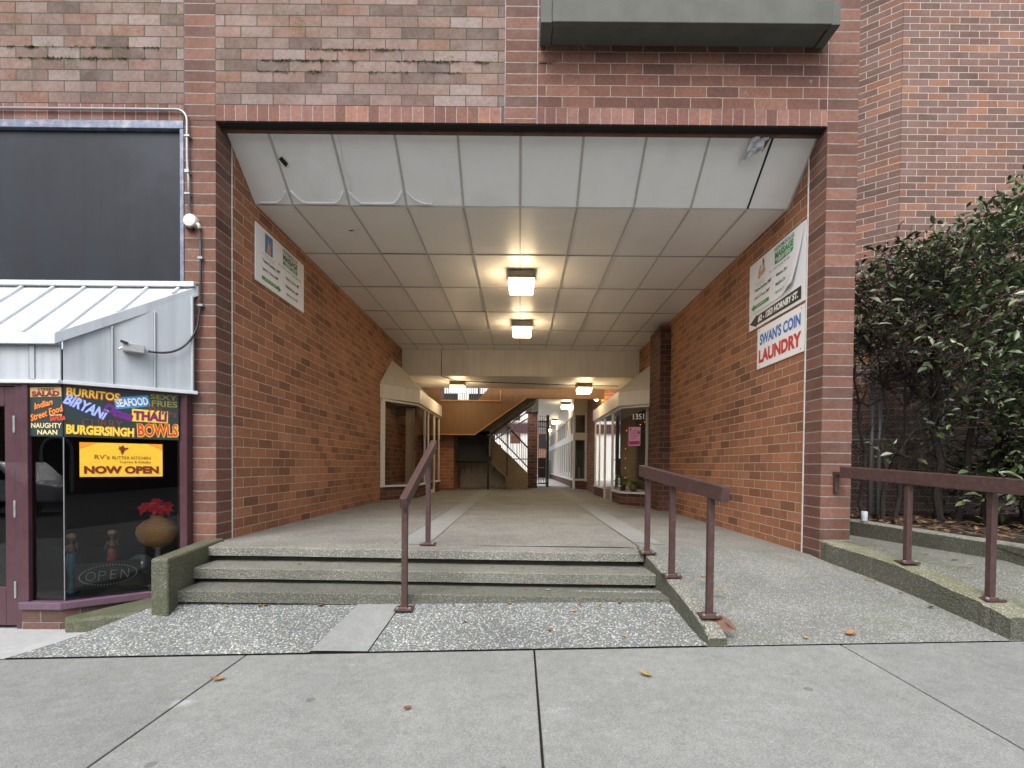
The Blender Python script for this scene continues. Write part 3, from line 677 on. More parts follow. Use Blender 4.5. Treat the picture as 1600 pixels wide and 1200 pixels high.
# ================================================================== lamps
def lamp(name, x, y, z, label, group, w=.38, hb=.115, hl=.125, strength=None):
    t = thing(name, label, 'ceiling lamp', (x, y, z), group)
    MB().box(x-w/2,x+w/2,y-w/2,y+w/2,z-hb,z-.002).build('lamp_housing', M['lamp_body'], t, .006)
    a = w/2-.006; b_ = w/2-.02
    MB().hexa([(x-b_,y-b_,z-hb-hl),(x+b_,y-b_,z-hb-hl),(x+b_,y+b_,z-hb-hl),(x-b_,y+b_,z-hb-hl)], [(x-a,y-a,z-hb-.001),(x+a,y-a,z-hb-.001),(x+a,y+a,z-hb-.001),(x-a,y+a,z-hb-.001)]).build('lamp_lens', M['lens'], t, .008)
    return t
GL = 'square ceiling lamps along the passage'
lamp('ceiling_lamp', 0, 7.25, 3.517, 'lit square ceiling lamp nearest the passage mouth, on the tiled ceiling', GL)
lamp('ceiling_lamp', 0.02, 9.72, 3.517, 'lit square ceiling lamp on the tiled ceiling just before the white beam', GL)
lamp('ceiling_lamp', -1.63, 12.95, 2.9, 'lit square lamp under the low soffit at left, near the hatch with railings', GL)
lamp('ceiling_lamp', 1.67, 13.1, 2.9, 'lit square lamp under the low soffit at right, near the corner shop', GL)
lamp('ceiling_lamp', 1.75, 18.9, 3.15, 'lit square lamp nearest in the far corridor beyond the gate', GL)
lamp('ceiling_lamp', 1.82, 25.6, 3.15, 'second lit square lamp down the far corridor', GL)
lamp('ceiling_lamp', 1.88, 31.5, 3.15, 'farthest and smallest lit lamp in the far corridor', GL)
bb = thing('bare_bulb', 'bare glowing bulb on the wall over the corner shop fascia', 'wall lamp', (2.25,14.5,2.73))
MB().lathe([(.02,-.07),(.045,-.05),(.06,0),(.045,.04),(.02,.06)], (2.2,14.40,2.70), 12).build('bulb', emitter('bulb_glow', (1,.62,.2), 60), bb, smooth=True)
MB().tube([(2.2,14.40,2.76),(2.2,14.42,2.82),(2.25,14.548,2.84)], .02, 8).build('bulb_holder', M['lamp_body'], bb)
# ================================================================== restaurant front
def frame(o, X, Z):
    X = Vector(X).normalized(); Z = Vector(Z).normalized(); Y = Z.cross(X)
    m = Matrix.Identity(4)
    for i in range(3): m[i][0] = X[i]; m[i][1] = Y[i]; m[i][2] = Z[i]; m[i][3] = o[i]
    return m
GA = Vector((-3.78, 4.12, 0)); GU = Vector((.788, .616, 0)); GN = Vector((.616, -.788, 0))
def gl(s, z, off=0.0): return tuple(GA + GU*s + GN*off + Vector((0,0,z)))
R = thing('restaurant_front', 'purple framed corner shopfront with a white metal canopy, left of the steps', 'shopfront', (-4.2,4.4,-.68))
def rp(mb, name, mat, bev=0, **k): return mb.build(name, M[mat], R, bev, **k)
# tinted panel above the canopy
rp(MB().box(-9,-3.20,4.735,4.75,2.40,3.93), 'tinted_panel', 'dark_panel')
f_ = MB(); f_.box(-9,-3.169,4.69,4.74,3.865,3.94); f_.box(-3.205,-3.169,4.692,4.74,2.40,3.865); rp(f_, 'panel_frame', 'panel_frame', .004)
# canopy
rt = lambda x: 2.385
roof = MB().add([(-9,4.69,2.385),(-3.06,4.69,2.385),(-3.75,4.06,1.775),(-9,4.06,1.775),(-9,4.69,2.35),(-3.06,4.69,2.35),(-3.75,4.06,1.74),(-9,4.06,1.74)], [(3,2,1,0),(4,5,6,7),(0,1,5,4),(1,2,6,5),(2,3,7,6),(3,0,4,7)])
ro = rp(roof, 'canopy_roof', 'white_metal')
rb = MB()
for k in range(-13, 6):
    x = -4.66+.292*k + .0
    ye_ = 4.075 if x < -3.76 else 4.06+.63*(x+3.75)/.69+.03
    k0 = (4.68-4.69)/(-.63); zt = 2.385-.61*.016/.63; z1 = 2.385-(4.69-ye_)/.63*.61
    if ye_ < 4.6: rb.beam((x,4.674,2.37+.012), (x,ye_,z1+.012), .026, .028, (0,-.61,.63))
each(rb, 'seam_rib', M['white_metal'], ro, .006)
rp(MB().box(-9,-3.05,4.65,4.695,2.388,2.435), 'top_flashing', 'white_metal', .004)
fb = MB(); fb.add([(-9,4.035,1.70),(-3.77,4.035,1.70),(-3.77,4.035,1.79),(-9,4.035,1.79),(-9,4.06,1.70),(-3.75,4.06,1.70),(-3.75,4.06,1.79),(-9,4.06,1.79)], [(0,1,2,3),(7,6,5,4),(0,4,5,1),(3,2,6,7)])
rp(fb, 'eave_trim', 'white_metal', .003)
eb = MB(); eb.hexa([(-3.77,4.035,1.70),(-3.035,4.70,2.315),(-3.055,4.70,2.315),(-3.79,4.055,1.70)], [(-3.77,4.035,1.79),(-3.035,4.70,2.405),(-3.055,4.70,2.405),(-3.79,4.055,1.79)])
rp(eb, 'eave_trim', 'siding', .003)
sd_ = MB().box(-9,-3.775,4.088,4.10,1.415,1.75)
sd_.add([gl(0,1.415,.028),gl(.905,1.415,.028),gl(.905,2.33,.028),gl(0,1.74,.028)], [(0,1,2,3)])
so = rp(sd_, 'fascia_siding', 'siding')
gr = MB()
for s in (.305,.60): gr.add([gl(s,1.42,.033),gl(s+.012,1.42,.033),gl(s+.012,1.72+.62*s,.033),gl(s,1.72+.62*s-.006,.033)], [(0,1,2,3)])
for x in (-4.03,-4.9): gr.box(x,x+.012,4.083,4.086,1.42,1.70)
each(gr, 'panel_seam', M['lamp_body'], so)
cr_ = MB().beam(gl(.315,1.42,.036),gl(.315,1.915,.036),.014,.012).beam(gl(.61,1.42,.036),gl(.61,2.095,.036),.014,.012)
for x in (-4.0,-4.87): cr_.box(x-.02,x+.02,4.076,4.086,1.42,1.70)
cr_.beam(gl(.89,1.40,.04),gl(.89,2.29,.04),.02,.02)
each(cr_, 'siding_rib', M['siding'], so, .003)
bt_ = MB().box(-9,-3.765,4.06,4.10,1.385,1.413).beam(gl(0,1.399,.045),gl(.93,1.399,.045),.04,.03); each(bt_, 'drip_trim', M['white_metal'], R, .003)
# frame, glass, sill, base
fm = MB(); fm.box(-4.10,-4.052,4.09,4.17,-.42,1.385); fm.box(-9,-3.79,4.10,4.17,1.366,1.384)
fm.beam(gl(.835,-.42,-.02),gl(.835,1.38,-.02),.09,.08,(0,1,0)); fm.beam(gl(0,1.373,-.02),gl(.87,1.373,-.02),.08,.022)
rp(fm, 'window_frame', 'purple', .004)
pn = MB().add([(-4.052,4.125,-.41),(-3.782,4.125,-.41),(-3.782,4.125,1.365),(-4.052,4.125,1.365)], [(0,1,2,3)]).add([gl(.004,-.41,0),gl(.79,-.41,0),gl(.79,1.365,0),gl(.004,1.365,0)], [(0,1,2,3)])
each(pn, 'window_pane', M['dark_glass'], R)
rp(MB().beam((-3.781,4.119,-.41),(-3.781,4.119,.95),.006,.006), 'corner_joint', 'galv')
rp(MB().prism([(-4.11,4.06),(-3.765,4.06),(-3.05,4.62),(-3.2,4.7),(-3.8,4.25),(-4.11,4.25)], -.475, -.415), 'window_sill', 'purple_sill', .006)
rp(MB().prism([(-4.105,4.085),(-3.775,4.085),(-3.07,4.635),(-3.2,4.7),(-3.8,4.25),(-4.105,4.25)], -.85, -.478), 'brick_base', 'brick_base')
# door
d_ = MB(); d_.box(-4.97,-4.80,4.11,4.16,-.62,1.36); d_.box(-4.26,-4.172,4.11,4.16,-.62,1.36); d_.box(-4.80,-4.26,4.11,4.16,1.20,1.36); d_.box(-4.80,-4.26,4.11,4.16,-.62,-.30)
do = rp(d_, 'door', 'purple', .004)
MB().box(-4.80,-4.26,4.13,4.14,-.30,1.20).build('door_pane', M['dark_glass'], do)
rp(MB().box(-4.166,-4.104,4.10,4.17,-.66,1.38), 'door_frame', 'purple', .004)
hg = MB()
for z in (1.05,.35,-.32): hg.box(-4.178,-4.160,4.092,4.108,z-.07,z+.07)
each(hg, 'hinge', M['galv'], do, .004)
rp(MB().box(-9,-3.17,6.9,7.0,-.7,2.3), 'room_wall', 'room'); rp(MB().prism([(-9,4.3),(-4.11,4.255),(-3.81,4.255),(-3.22,4.705),(-3.22,6.9),(-9,6.9)], 1.386, 1.41), 'room_ceiling', 'room')
rp(MB().prism([(-9,4.3),(-4.11,4.255),(-3.81,4.255),(-3.22,4.705),(-3.22,6.9),(-9,6.9)], -.5, -.44), 'display_shelf', 'room')
rp(MB().box(-9,-4.97,4.12,4.2,-.75,1.38), 'window_frame', 'purple')
rp(MB().box(-3.24,-3.17,4.96,6.9,-.44,2.2), 'room_wall', 'room')

# --- menu board: words on a dark folded board in the window head
mn = thing('menu_board', 'dark window board covered in colourful dish names such as burritos, biryani and thali', 'sign', (-3.78,4.12,.95))
mb = MB().hexa([(-4.051,4.108,.953),(-3.779,4.108,.953),(-3.779,4.116,.953),(-4.051,4.116,.953)], [(-4.051,4.108,1.362),(-3.779,4.108,1.362),(-3.779,4.116,1.362),(-4.051,4.116,1.362)])
mb.hexa([gl(0,.953,.012),gl(.785,.953,.012),gl(.785,.953,.004),gl(0,.953,.004)], [gl(0,1.362,.012),gl(.785,1.362,.012),gl(.785,1.362,.004),gl(0,1.362,.004)])
mb.build('board', M['p_board'], mn)
FA = frame((0,0,-.95), GU, GN); FF = frame((0,0,-.95), (1,0,0), (0,-1,0))
def word(body, s0, s1, z0, z1, col, back=None, rot=0, F=FA, shear=0, bold=.02, bb=.06, spacing=1.0, arc=0):
    cx, cz, w, h = (s0+s1)/2, (z0+z1)/2, s1-s0, z1-z0
    if back:
        o = text(body, mn, M['p_'+back], cx+.002, cz-.003, w+.012, h+.010, rot, shear, bb, .0140, spacing=spacing, arc=arc); o.matrix_local = F
    o = text(body, mn, M['p_'+col], cx, cz, w, h, rot, shear, bold, .0155, spacing=spacing, arc=arc); o.matrix_local = F
def plate(s0, s1, z0, z1, col, rot=0, F=FA, zz=.0128):
    c, s = math.cos(rot), math.sin(rot); cx, cz, w, h = (s0+s1)/2, (z0+z1)/2, (s1-s0)/2, (z1-z0)/2
    pts = [(cx+x*c-y*s, cz+x*s+y*c, zz) for x, y in ((-w,-h),(w,-h),(w,h),(-w,h))]
    o = MB().poly(pts).build('plate', M['p_'+col], mn, local=True); o.matrix_local = F
word('BURRITOS', .02,.36,1.285,1.352,'brightyellow','tomato', -.06, bold=.02)
word('BIRYANI', .00,.285,1.165,1.255,'paleblue','navy', -.45, bold=.04, bb=.09)
plate(.325,.57,1.225,1.325,'skyblue', .18); word('SEAFOOD', .335,.56,1.24,1.31,'white',None,.18,bold=.03)
word('SEXY', .575,.775,1.315,1.36,'olive',None,-.0,bold=.02); word('FRIES', .585,.775,1.25,1.305,'olive',None,0,bold=.02)
word('Wings', .54,.775,1.165,1.24,'umber',None,-.25,bold=.02)
word('Dosa', .245,.455,1.14,1.22,'violet','purplep', -.35, shear=.25, bold=.035)
plate(.445,.705,1.105,1.215,'brightyellow', -.02); word('THALI', .455,.695,1.118,1.20,'purplep',None,-.02,bold=.05)
word('CURRY', .115,.385,1.045,1.108,'umber',None,0,bold=.0)
word('BURGERSINGH', .015,.46,.972,1.052,'brightyellow','umber',-.02,bold=.05,bb=.09)
word('BOWLS', .485,.778,.98,1.095,'tomato','brightyellow',.04,bold=.03,bb=.08)
ox = 0  # words on the straight pane: s is measured from the corner, negative to the left
plate(-.264,-.008,1.28,1.358,'sand', .03, FF); word('STREET', -.2,-.06,1.33,1.352,'darkred',None,.03,FF,bold=.02); word('SALAD', -.25,-.02,1.283,1.328,'darkred',None,.03,FF,bold=.06)
word('Indian', -.235,-.075,1.195,1.245,'orange','darkred',.28,FF,shear=.3,bold=.02)
word('Street Food', -.27,.015,1.12,1.175,'orange','darkred',.32,FF,shear=.3,bold=.02)
word('Samosa', -.10,.00,1.125,1.14,'cream',None,.05,FF,bold=.02); word('SAMUSA', -.10,.03,1.085,1.122,'tomato',None,.05,FF,bold=.05)
word('NAUGHTY', -.255,-.005,1.022,1.064,'cream',None,0,FF); word('NAAN', -.205,-.04,.968,1.008,'cream',None,0,FF)
# --- yellow banner
bn = thing('yellow_banner', 'yellow now open banner with a red map emblem hung in the window', 'banner', mat4=frame(gl(.38,.765,.010), GU, GN))
MB().box(-.283,.283,-.146,.146,0,.004).build('banner_sheet', M['p_yellow'], bn, local=True)
for sx in (-1,1): MB().poly([(sx*.283,.146,.0055),(sx*.283,.09,.0055),(sx*.17,.146,.0055)][::(1 if sx>0 else -1)]).build('corner_tint', M['p_amber'], bn, local=True)
def bw(b_, s0, s1, z0, z1, bold=.01): text(b_, bn, M['p_maroon'], (s0+s1)/2-.38, (z0+z1)/2-.765, s1-s0, z1-z0, 0, 0, bold, .007)
bw("RV's", .193,.292,.77,.808,.0); bw('BUTTER KITCHEN', .310,.575,.772,.797,.0); bw('Curries & Kebabs', .36,.576,.738,.758,.0)
bw('NOW OPEN', .125,.635,.645,.712,.05)
mp_ = [(-.03,.036),(-.012,.03),(-.008,.043),(.004,.043),(.006,.03),(.018,.02),(.036,.026),(.04,.018),(.022,.006),(.012,.000),(.004,-.022),(-.006,-.044),(-.014,-.024),(-.02,.002),(-.034,.008),(-.026,.018)]
MB().poly([(x*.95+.003, y*.95+.085, .007) for x, y in reversed(mp_)]).build('map_emblem', M['p_maroon'], bn, local=True)
# --- unlit led sign
M['led_board'] = plain('led_board', (.010,.014,.015), .4)
led = thing('led_sign', 'dark unlit open sign of dotted bulbs standing low in the window', 'sign', mat4=frame(gl(.28,-.24,-.05), GU, GN))
MB().box(-.225,.225,-.115,.115,-.02,0).build('sign_board', M['led_board'], led, .004, local=True)
dots = []
for k in range(56): a = 2*PI*k/56; dots.append((.195*math.cos(a)*(1 if True else 0), .085*math.sin(a)))
def seg(x0,y0,x1,y1,n): return [(x0+(x1-x0)*i/n, y0+(y1-y0)*i/n) for i in range(n+1)]
for k in range(16): a = 2*PI*k/16; dots.append((-.12+.030*math.cos(a), .036*math.sin(a)))
dots += seg(-.065,-.036,-.065,.036,6)+seg(-.065,.036,-.03,.032,3)+[(-.022,.02),(-.026,.006)]+seg(-.05,-.0,-.035,0,1)
dots += seg(.015,-.036,.015,.036,6)+seg(.025,.036,.05,.036,2)+seg(.025,0,.045,0,2)+seg(.025,-.036,.05,-.036,2)
dots += seg(.085,-.036,.085,.036,6)+seg(.093,.027,.127,-.027,5)+seg(.135,-.036,.135,.036,6)
mb = MB()
for x, y in dots: mb.box(x+.1*y-.0032,x+.1*y+.0032,y-.0032,y+.0032,0,.004)
mb.build('dotted_lettering', M['offwhite'], led, local=True)
# --- things on display
vs_ = thing('vase', 'round brown wooden vase on a metal stem in the restaurant window', 'vase', (-3.45,4.73,-.44))
MB().lathe([(.03,-.15),(.09,-.135),(.15,-.08),(.172,-.01),(.16,.05),(.11,.10),(.06,.125),(.055,.145),(.065,.155),(.045,.155)], (-3.45,4.73,.09), 28).build('vase_body', woodmat('vase_wood', (.42,.18,.055), (.68,.36,.14), (2,2,16)), vs_, smooth=True)
MB().lathe([(.10,0),(.10,.015),(.028,.03),(.022,.36),(.05,.385)], (-3.45,4.73,-.44), 16).build('stand', M['grey_box'], vs_, smooth=True)
fl = MB(); random.seed(8)
for h in range(9):
    a0 = 2*PI*h/8 if h < 8 else 0; hc = Vector((-3.46+(.10 if h < 8 else 0)*math.cos(a0), 4.71+(.07 if h < 8 else 0)*math.sin(a0), .31+(.05 if h == 8 else random.uniform(-.02,.03))))
    up = Vector((math.cos(a0)*.5*(h<8), math.sin(a0)*.5*(h<8)-.7, .7)).normalized(); s0 = up.cross(Vector((0,0,1))).normalized(); t0 = up.cross(s0)
    for k in range(11):
        a = 2*PI*k/7+random.random()*.4; L_ = random.uniform(.055,.085)*(1 if k < 7 else .6)
        d = (s0*math.cos(a)+t0*math.sin(a)+up*(.15 if k < 7 else .7)).normalized(); s = d.cross(up).normalized(); w = L_*.30
        fl.poly([hc, hc+d*L_*.45+s*w+up*.006, hc+d*L_-up*.012, hc+d*L_*.45-s*w+up*.006])
fo = fl.build('poinsettia', plain('petal', (.75,.02,.035), .5, var=.3), None, org=(-3.46,4.71,.24)); tag(fo, 'red artificial poinsettia flowers filling the round wooden vase', 'flowers')
MB().tube([(-3.46,4.72,.18),(-3.46,4.715,.3)], .01, 6).build('stem', M['bark'], fo)
sp = MB().lathe([(.095*math.sin(PI*k/14)+.001, -.095*math.cos(PI*k/14)) for k in range(15)], (-3.52,4.60,-.20), 24); spo = sp.build('glass_ball', plain('ball', (.35,.42,.48), .15, metal=.7, var=.35, nscale=12), smooth=True)
tag(spo, 'mottled silver blue ball half hidden behind the mossy cheek wall', 'ornament')
MB().lathe([(.06,0),(.06,.02),(.03,.03),(.03,.15)], (-3.52,4.60,-.44), 14).build('ball_stand', M['black_iron'], spo)
def figurine(x, y, cloth, label):
    t = thing('figurine', label, 'figurine', (x,y,-.44), 'carved figurines in the restaurant window')
    z = -.44
    MB().lathe([(.05,0),(.05,.02),(.022,.04),(.020,.13),(.03,.2),(.042,.27),(.036,.33),(.028,.37)], (x,y,z), 14).build('robe', cloth, t, smooth=True)
    mb = MB(); mb.lathe([(.026,.365),(.036,.40),(.034,.43),(.012,.445),(.012,.46),(.022,.475),(.026,.50),(.018,.525),(.004,.532)], (x,y,z), 14)
    mb.tube([(x-.035,y,z+.43),(x-.06,y-.01,z+.38),(x-.035,y-.035,z+.36)], [.011,.009,.007], 8); mb.tube([(x+.035,y,z+.43),(x+.065,y-.01,z+.40),(x+.06,y-.02,z+.46)], [.011,.009,.007], 8)
    mb.build('figure', plain('dark_clay', (.10,.055,.035), .4, var=.4), t, smooth=True)
    MB().lathe([(.028,.50),(.038,.515),(.030,.535),(.004,.545)], (x,y,z), 14).build('hat', plain('hat', (.30,.2,.1), .5), t, smooth=True)
figurine(-4.02, 4.45, plain('blue_robe', (.02,.10,.14), .35, var=.4), 'slim carved figurine in blue standing behind the corner of the glass')
figurine(-3.86, 4.70, plain('red_robe', (.22,.03,.025), .35, var=.4), 'slim carved figurine in red standing behind the unlit sign')

# --- conduit, light fitting, cable
cd = MB(); cp = [(-9,4.672,4.025),(-3.22,4.672,4.025)]+[(-3.22+.10*math.sin(a), 4.672, 3.925+.10*math.cos(a)) for a in (.3,.6,.9,1.2,1.57)]+[(-3.12,4.672,3.6),(-3.115,4.672,3.46),(-3.108,4.672,3.40),(-3.10,4.672,3.06)]
co = cd.tube(cp, .0125, 8).build('conduit_pipe', M['conduit'], smooth=True, org=(-3.12,4.67,3.05)); tag(co, 'grey metal conduit running across the brick and bending down the left pier', 'conduit')
mb = MB()
for z in (3.78,3.25): mb.box(-3.14,-3.09,4.655,4.70,z-.008,z+.008)
mb.box(-3.135,-3.095,4.652,4.70,3.44,3.47); each(mb, 'pipe_clip', M['galv'], co)
jl = thing('round_fitting', 'round cream junction box at the bottom of the grey conduit', 'junction box', (-3.09,4.65,2.95))
fmx = frame((-3.09,4.70,3.0),(1,0,0),(0,-1,0))
o = MB().lathe([(.062,0),(.062,.04),(.055,.052),(.02,.058)], (0,0,0), 24).build('box_cover', M['offwhite'], jl, local=True, smooth=False); o.matrix_world = Matrix.Identity(4); o.matrix_local = Matrix.Translation((0,.05,.05)) @ Matrix.Rotation(PI/2,4,'X')
MB().tube([(-3.06,4.68,2.985),(-3.02,4.675,2.97),(-3.005,4.672,2.93)], .016, 8).build('elbow', M['offwhite'], jl, smooth=True)
MB().tube([(-3.14,4.69,2.97),(-3.12,4.67,2.94),(-3.06,4.665,2.925)], .018, 8).build('bracket', M['black_iron'], jl, smooth=True)
cb = MB(); q0 = gl(.56,1.728,.07)
pts = [(-3.005,4.675,2.93),(-3.0,4.678,2.6),(-3.005,4.676,2.2),(-3.02,4.66,2.02)]
b0 = Vector((-3.02,4.66,2.02)); b3 = Vector(q0); b1 = Vector((-3.06,4.60,1.80)); b2 = Vector(gl(.75,1.71,.075))
for k in range(1, 13):
    t = k/12; pts.append(tuple(b0*(1-t)**3 + b1*3*t*(1-t)**2 + b2*3*t*t*(1-t) + b3*t**3))
cbo = cb.tube(pts, .0095, 8).build('black_cable', M['cable'], smooth=True); tag(cbo, 'black cable hanging from the cream junction box to the grey box on the canopy', 'cable')
mb = MB()
for z in (2.66,2.22): mb.box(-3.022,-2.978,4.662,4.70,z-.01,z+.01)
each(mb, 'cable_clip', M['galv'], cbo)
fx = thing('wall_fitting', 'small grey metal box light fixed to the canopy siding', 'outdoor light', gl(.46,1.74,.03))
mb = MB(); p0, p1 = gl(.385,1.74,.075), gl(.535,1.733,.075); mb.beam(p0, p1, .085, .07); mb.build('housing', M['grey_box'], fx, .004)
MB().beam(gl(.37,1.78,.12), gl(.42,1.765,.12), .02, .02).build('hood', M['black_iron'], fx)
MB().tube([gl(.385,1.735,.10), gl(.36,1.705,.115)], .011, 8).build('nozzle', M['offwhite'], fx)

# ================================================================== signs on the passage walls
def massage_sign(name, label, F, arrow, pic):
    t = thing(name, label, 'sign', mat4=F)
    if arrow > 0:
        MB().box(-.595,.595,-.31,.31,0,.012).build('sign_panel', M['sign_white'], t, .002, local=True)
    else:
        mb = MB()
        def fn(u, v):
            xr = .585 - .16*(1-v)**1.5*sm((u-.5)*2) ; x = -.595+(xr+.595)*u
            return (x, -.30+.61*v + .05*(1-v)*sm((u-.6)/.4), (.022+.035*((1-v)*sm((u-.6)/.4))**1.5))
        mb.grid(fn, 16, 12); mb.build('sign_panel', M['sign_white'], t, local=True)
    zt = .014 if arrow > 0 else .026
    T = lambda b_, m, cx, cy, w, h, bold=.01, **k: text(b_, t, M[m], cx, cy, w, h, 0, k.get('shear',0), bold, zt)
    T('NEUROMUSCULAR', 'green' if arrow < 0 else 'green_dark', .21,.262,.40,.046,.012); T('MASSAGE', 'green' if arrow < 0 else 'green_dark', .21,.19,.38,.075,.04)
    MB().box(.02,.40,.098,.142,zt-.001,zt).build('name_bar', M['green'], t, local=True)
    text('THERAPY CLINIC', t, M['sign_white'], .21,.12,.30,.028,0,0,.03,zt+.0015)
    T('#2 - 1353 Hornby St. 604-688-1718', 'grey_print', .20,.055,.60,.03,.0)
    T('Rebecca L. Brown, RMT', 'black', .27 if arrow > 0 else .235,-.035,.36,.045,.015); T('Madeline Chow, RMT', 'black', .26 if arrow > 0 else .215,-.135,.34,.042,.015); T('Agnieszka Ohly, RMT', 'grey_print', .26 if arrow > 0 else .20,-.225,.32,.036,.01)
    T('Tazama Saunders, RMT', 'black', -.25,-.04,.40,.045,.015); T('John C. Chow, RMT', 'black', -.27,-.135,.36,.045,.015)
    s = arrow; ax = [(-.47,-.255),(-.10,-.255),(-.10,-.275),(-.03,-.235),(-.10,-.195),(-.10,-.215),(-.47,-.215)]
    if s < 0: ax = [(-.50-x if False else -.52-(x+.03)+.0, y) for x, y in ax]; ax = [(-(x+.52)-.52+.0 if False else x, y) for x, y in ax]; ax = [(-.53,-.235),(-.46,-.275),(-.46,-.255),(-.10,-.255),(-.10,-.215),(-.46,-.215),(-.46,-.195)]
    MB().poly([(x, y, zt) for x, y in ax]).build('arrow', M['green'], t, local=True)
    text('Courtyard Entrance' if False else 'enter through', t, M['sign_white'], -.28,-.235,.25,.018,0,0,.02,zt+.0015)
    if pic == 'blue':
        MB().box(-.40,-.23,.065,.275,zt-.001,zt).build('logo_picture', M['blue_pic'], t, local=True)
        MB().poly([(-.36,.075,zt+.001),(-.27,.075,zt+.001),(-.285,.14,zt+.001),(-.27,.22,zt+.001),(-.305,.16,zt+.001),(-.325,.25,zt+.001),(-.345,.16,zt+.001)]).build('logo_figure', M['skin'], t, local=True)
    else:
        def blob(cx, cy, rx, ry, rot, n=14, m='skin'):
            c, s_ = math.cos(rot), math.sin(rot); MB().poly([(cx+rx*math.cos(a)*c-ry*math.sin(a)*s_, cy+rx*math.cos(a)*s_+ry*math.sin(a)*c, zt+.0005*random.random()) for a in [2*PI*k/n for k in range(n)]]).build('logo_figure', M[m], t, local=True)
        random.seed(2)
        blob(-.33,.16,.075,.022,1.2); blob(-.26,.13,.07,.025,.2); blob(-.24,.2,.02,.07,-.1); blob(-.34,.10,.03,.03,0); blob(-.245,.235,.018,.05,.1,m='grey_print')
    T('the healing touch of', 'grey_print', -.32,.035,.26,.016,.0); T('massage therapy', 'grey_print', -.31,.008,.20,.016,.0)
    return t
massage_sign('clinic_sign', 'white massage clinic sign with a blue picture high on the left passage wall', frame((-2.864,5.96,3.03),(0,1,0),(1,0,0)), 1, 'blue')
ad = thing('address_sign', 'white board with a black left pointing arrow giving the Hornby street address', 'sign', mat4=frame((2.861,5.625,2.84),(0,-1,0),(-1,0,0)))
MB().box(-.605,.605,-.405,.40,0,.014).build('sign_board', M['sign_white'], ad, .002, local=True)
MB().poly([(-.585,-.325,.016),(-.40,-.395,.016),(-.40,-.375,.016),(.545,-.37,.016),(.545,-.235,.016),(-.40,-.262,.016),(-.40,-.245,.016)]).build('arrow', M['black'], ad, local=True)
text('#2 - 1353 HORNBY ST.', ad, M['sign_white'], .06,-.312,.86,.082,.01,.15,.05,.018)
massage_sign('clinic_sign', 'white massage clinic panel with a peeling corner on the right passage wall', frame((2.862,5.625,2.925),(0,-1,0),(-1,0,0)), -1, 'hands')
ls = thing('laundry_sign', 'white coin laundry sign lettered in blue and red low on the right wall', 'sign', mat4=frame((2.861,5.515,2.168),(0,-1,0),(-1,0,0)))
MB().box(-.495,.495,-.242,.238,0,.012).build('sign_board', M['sign_white'], ls, .002, local=True)
text("SWAN'S COIN", ls, M['blue'], 0,.10,.86,.135,.01,0,.04,.014); text('LAUNDRY', ls, M['red'], 0,-.10,.90,.155,0,0,.05,.014)
mb = MB()
for x in (-.44,.44):
    for y in (-.205,.205): mb.lathe([(.008,.012),(.008,.016)], (x,y,0), 8)
each(mb, 'screw', M['galv'], ls, local=True)
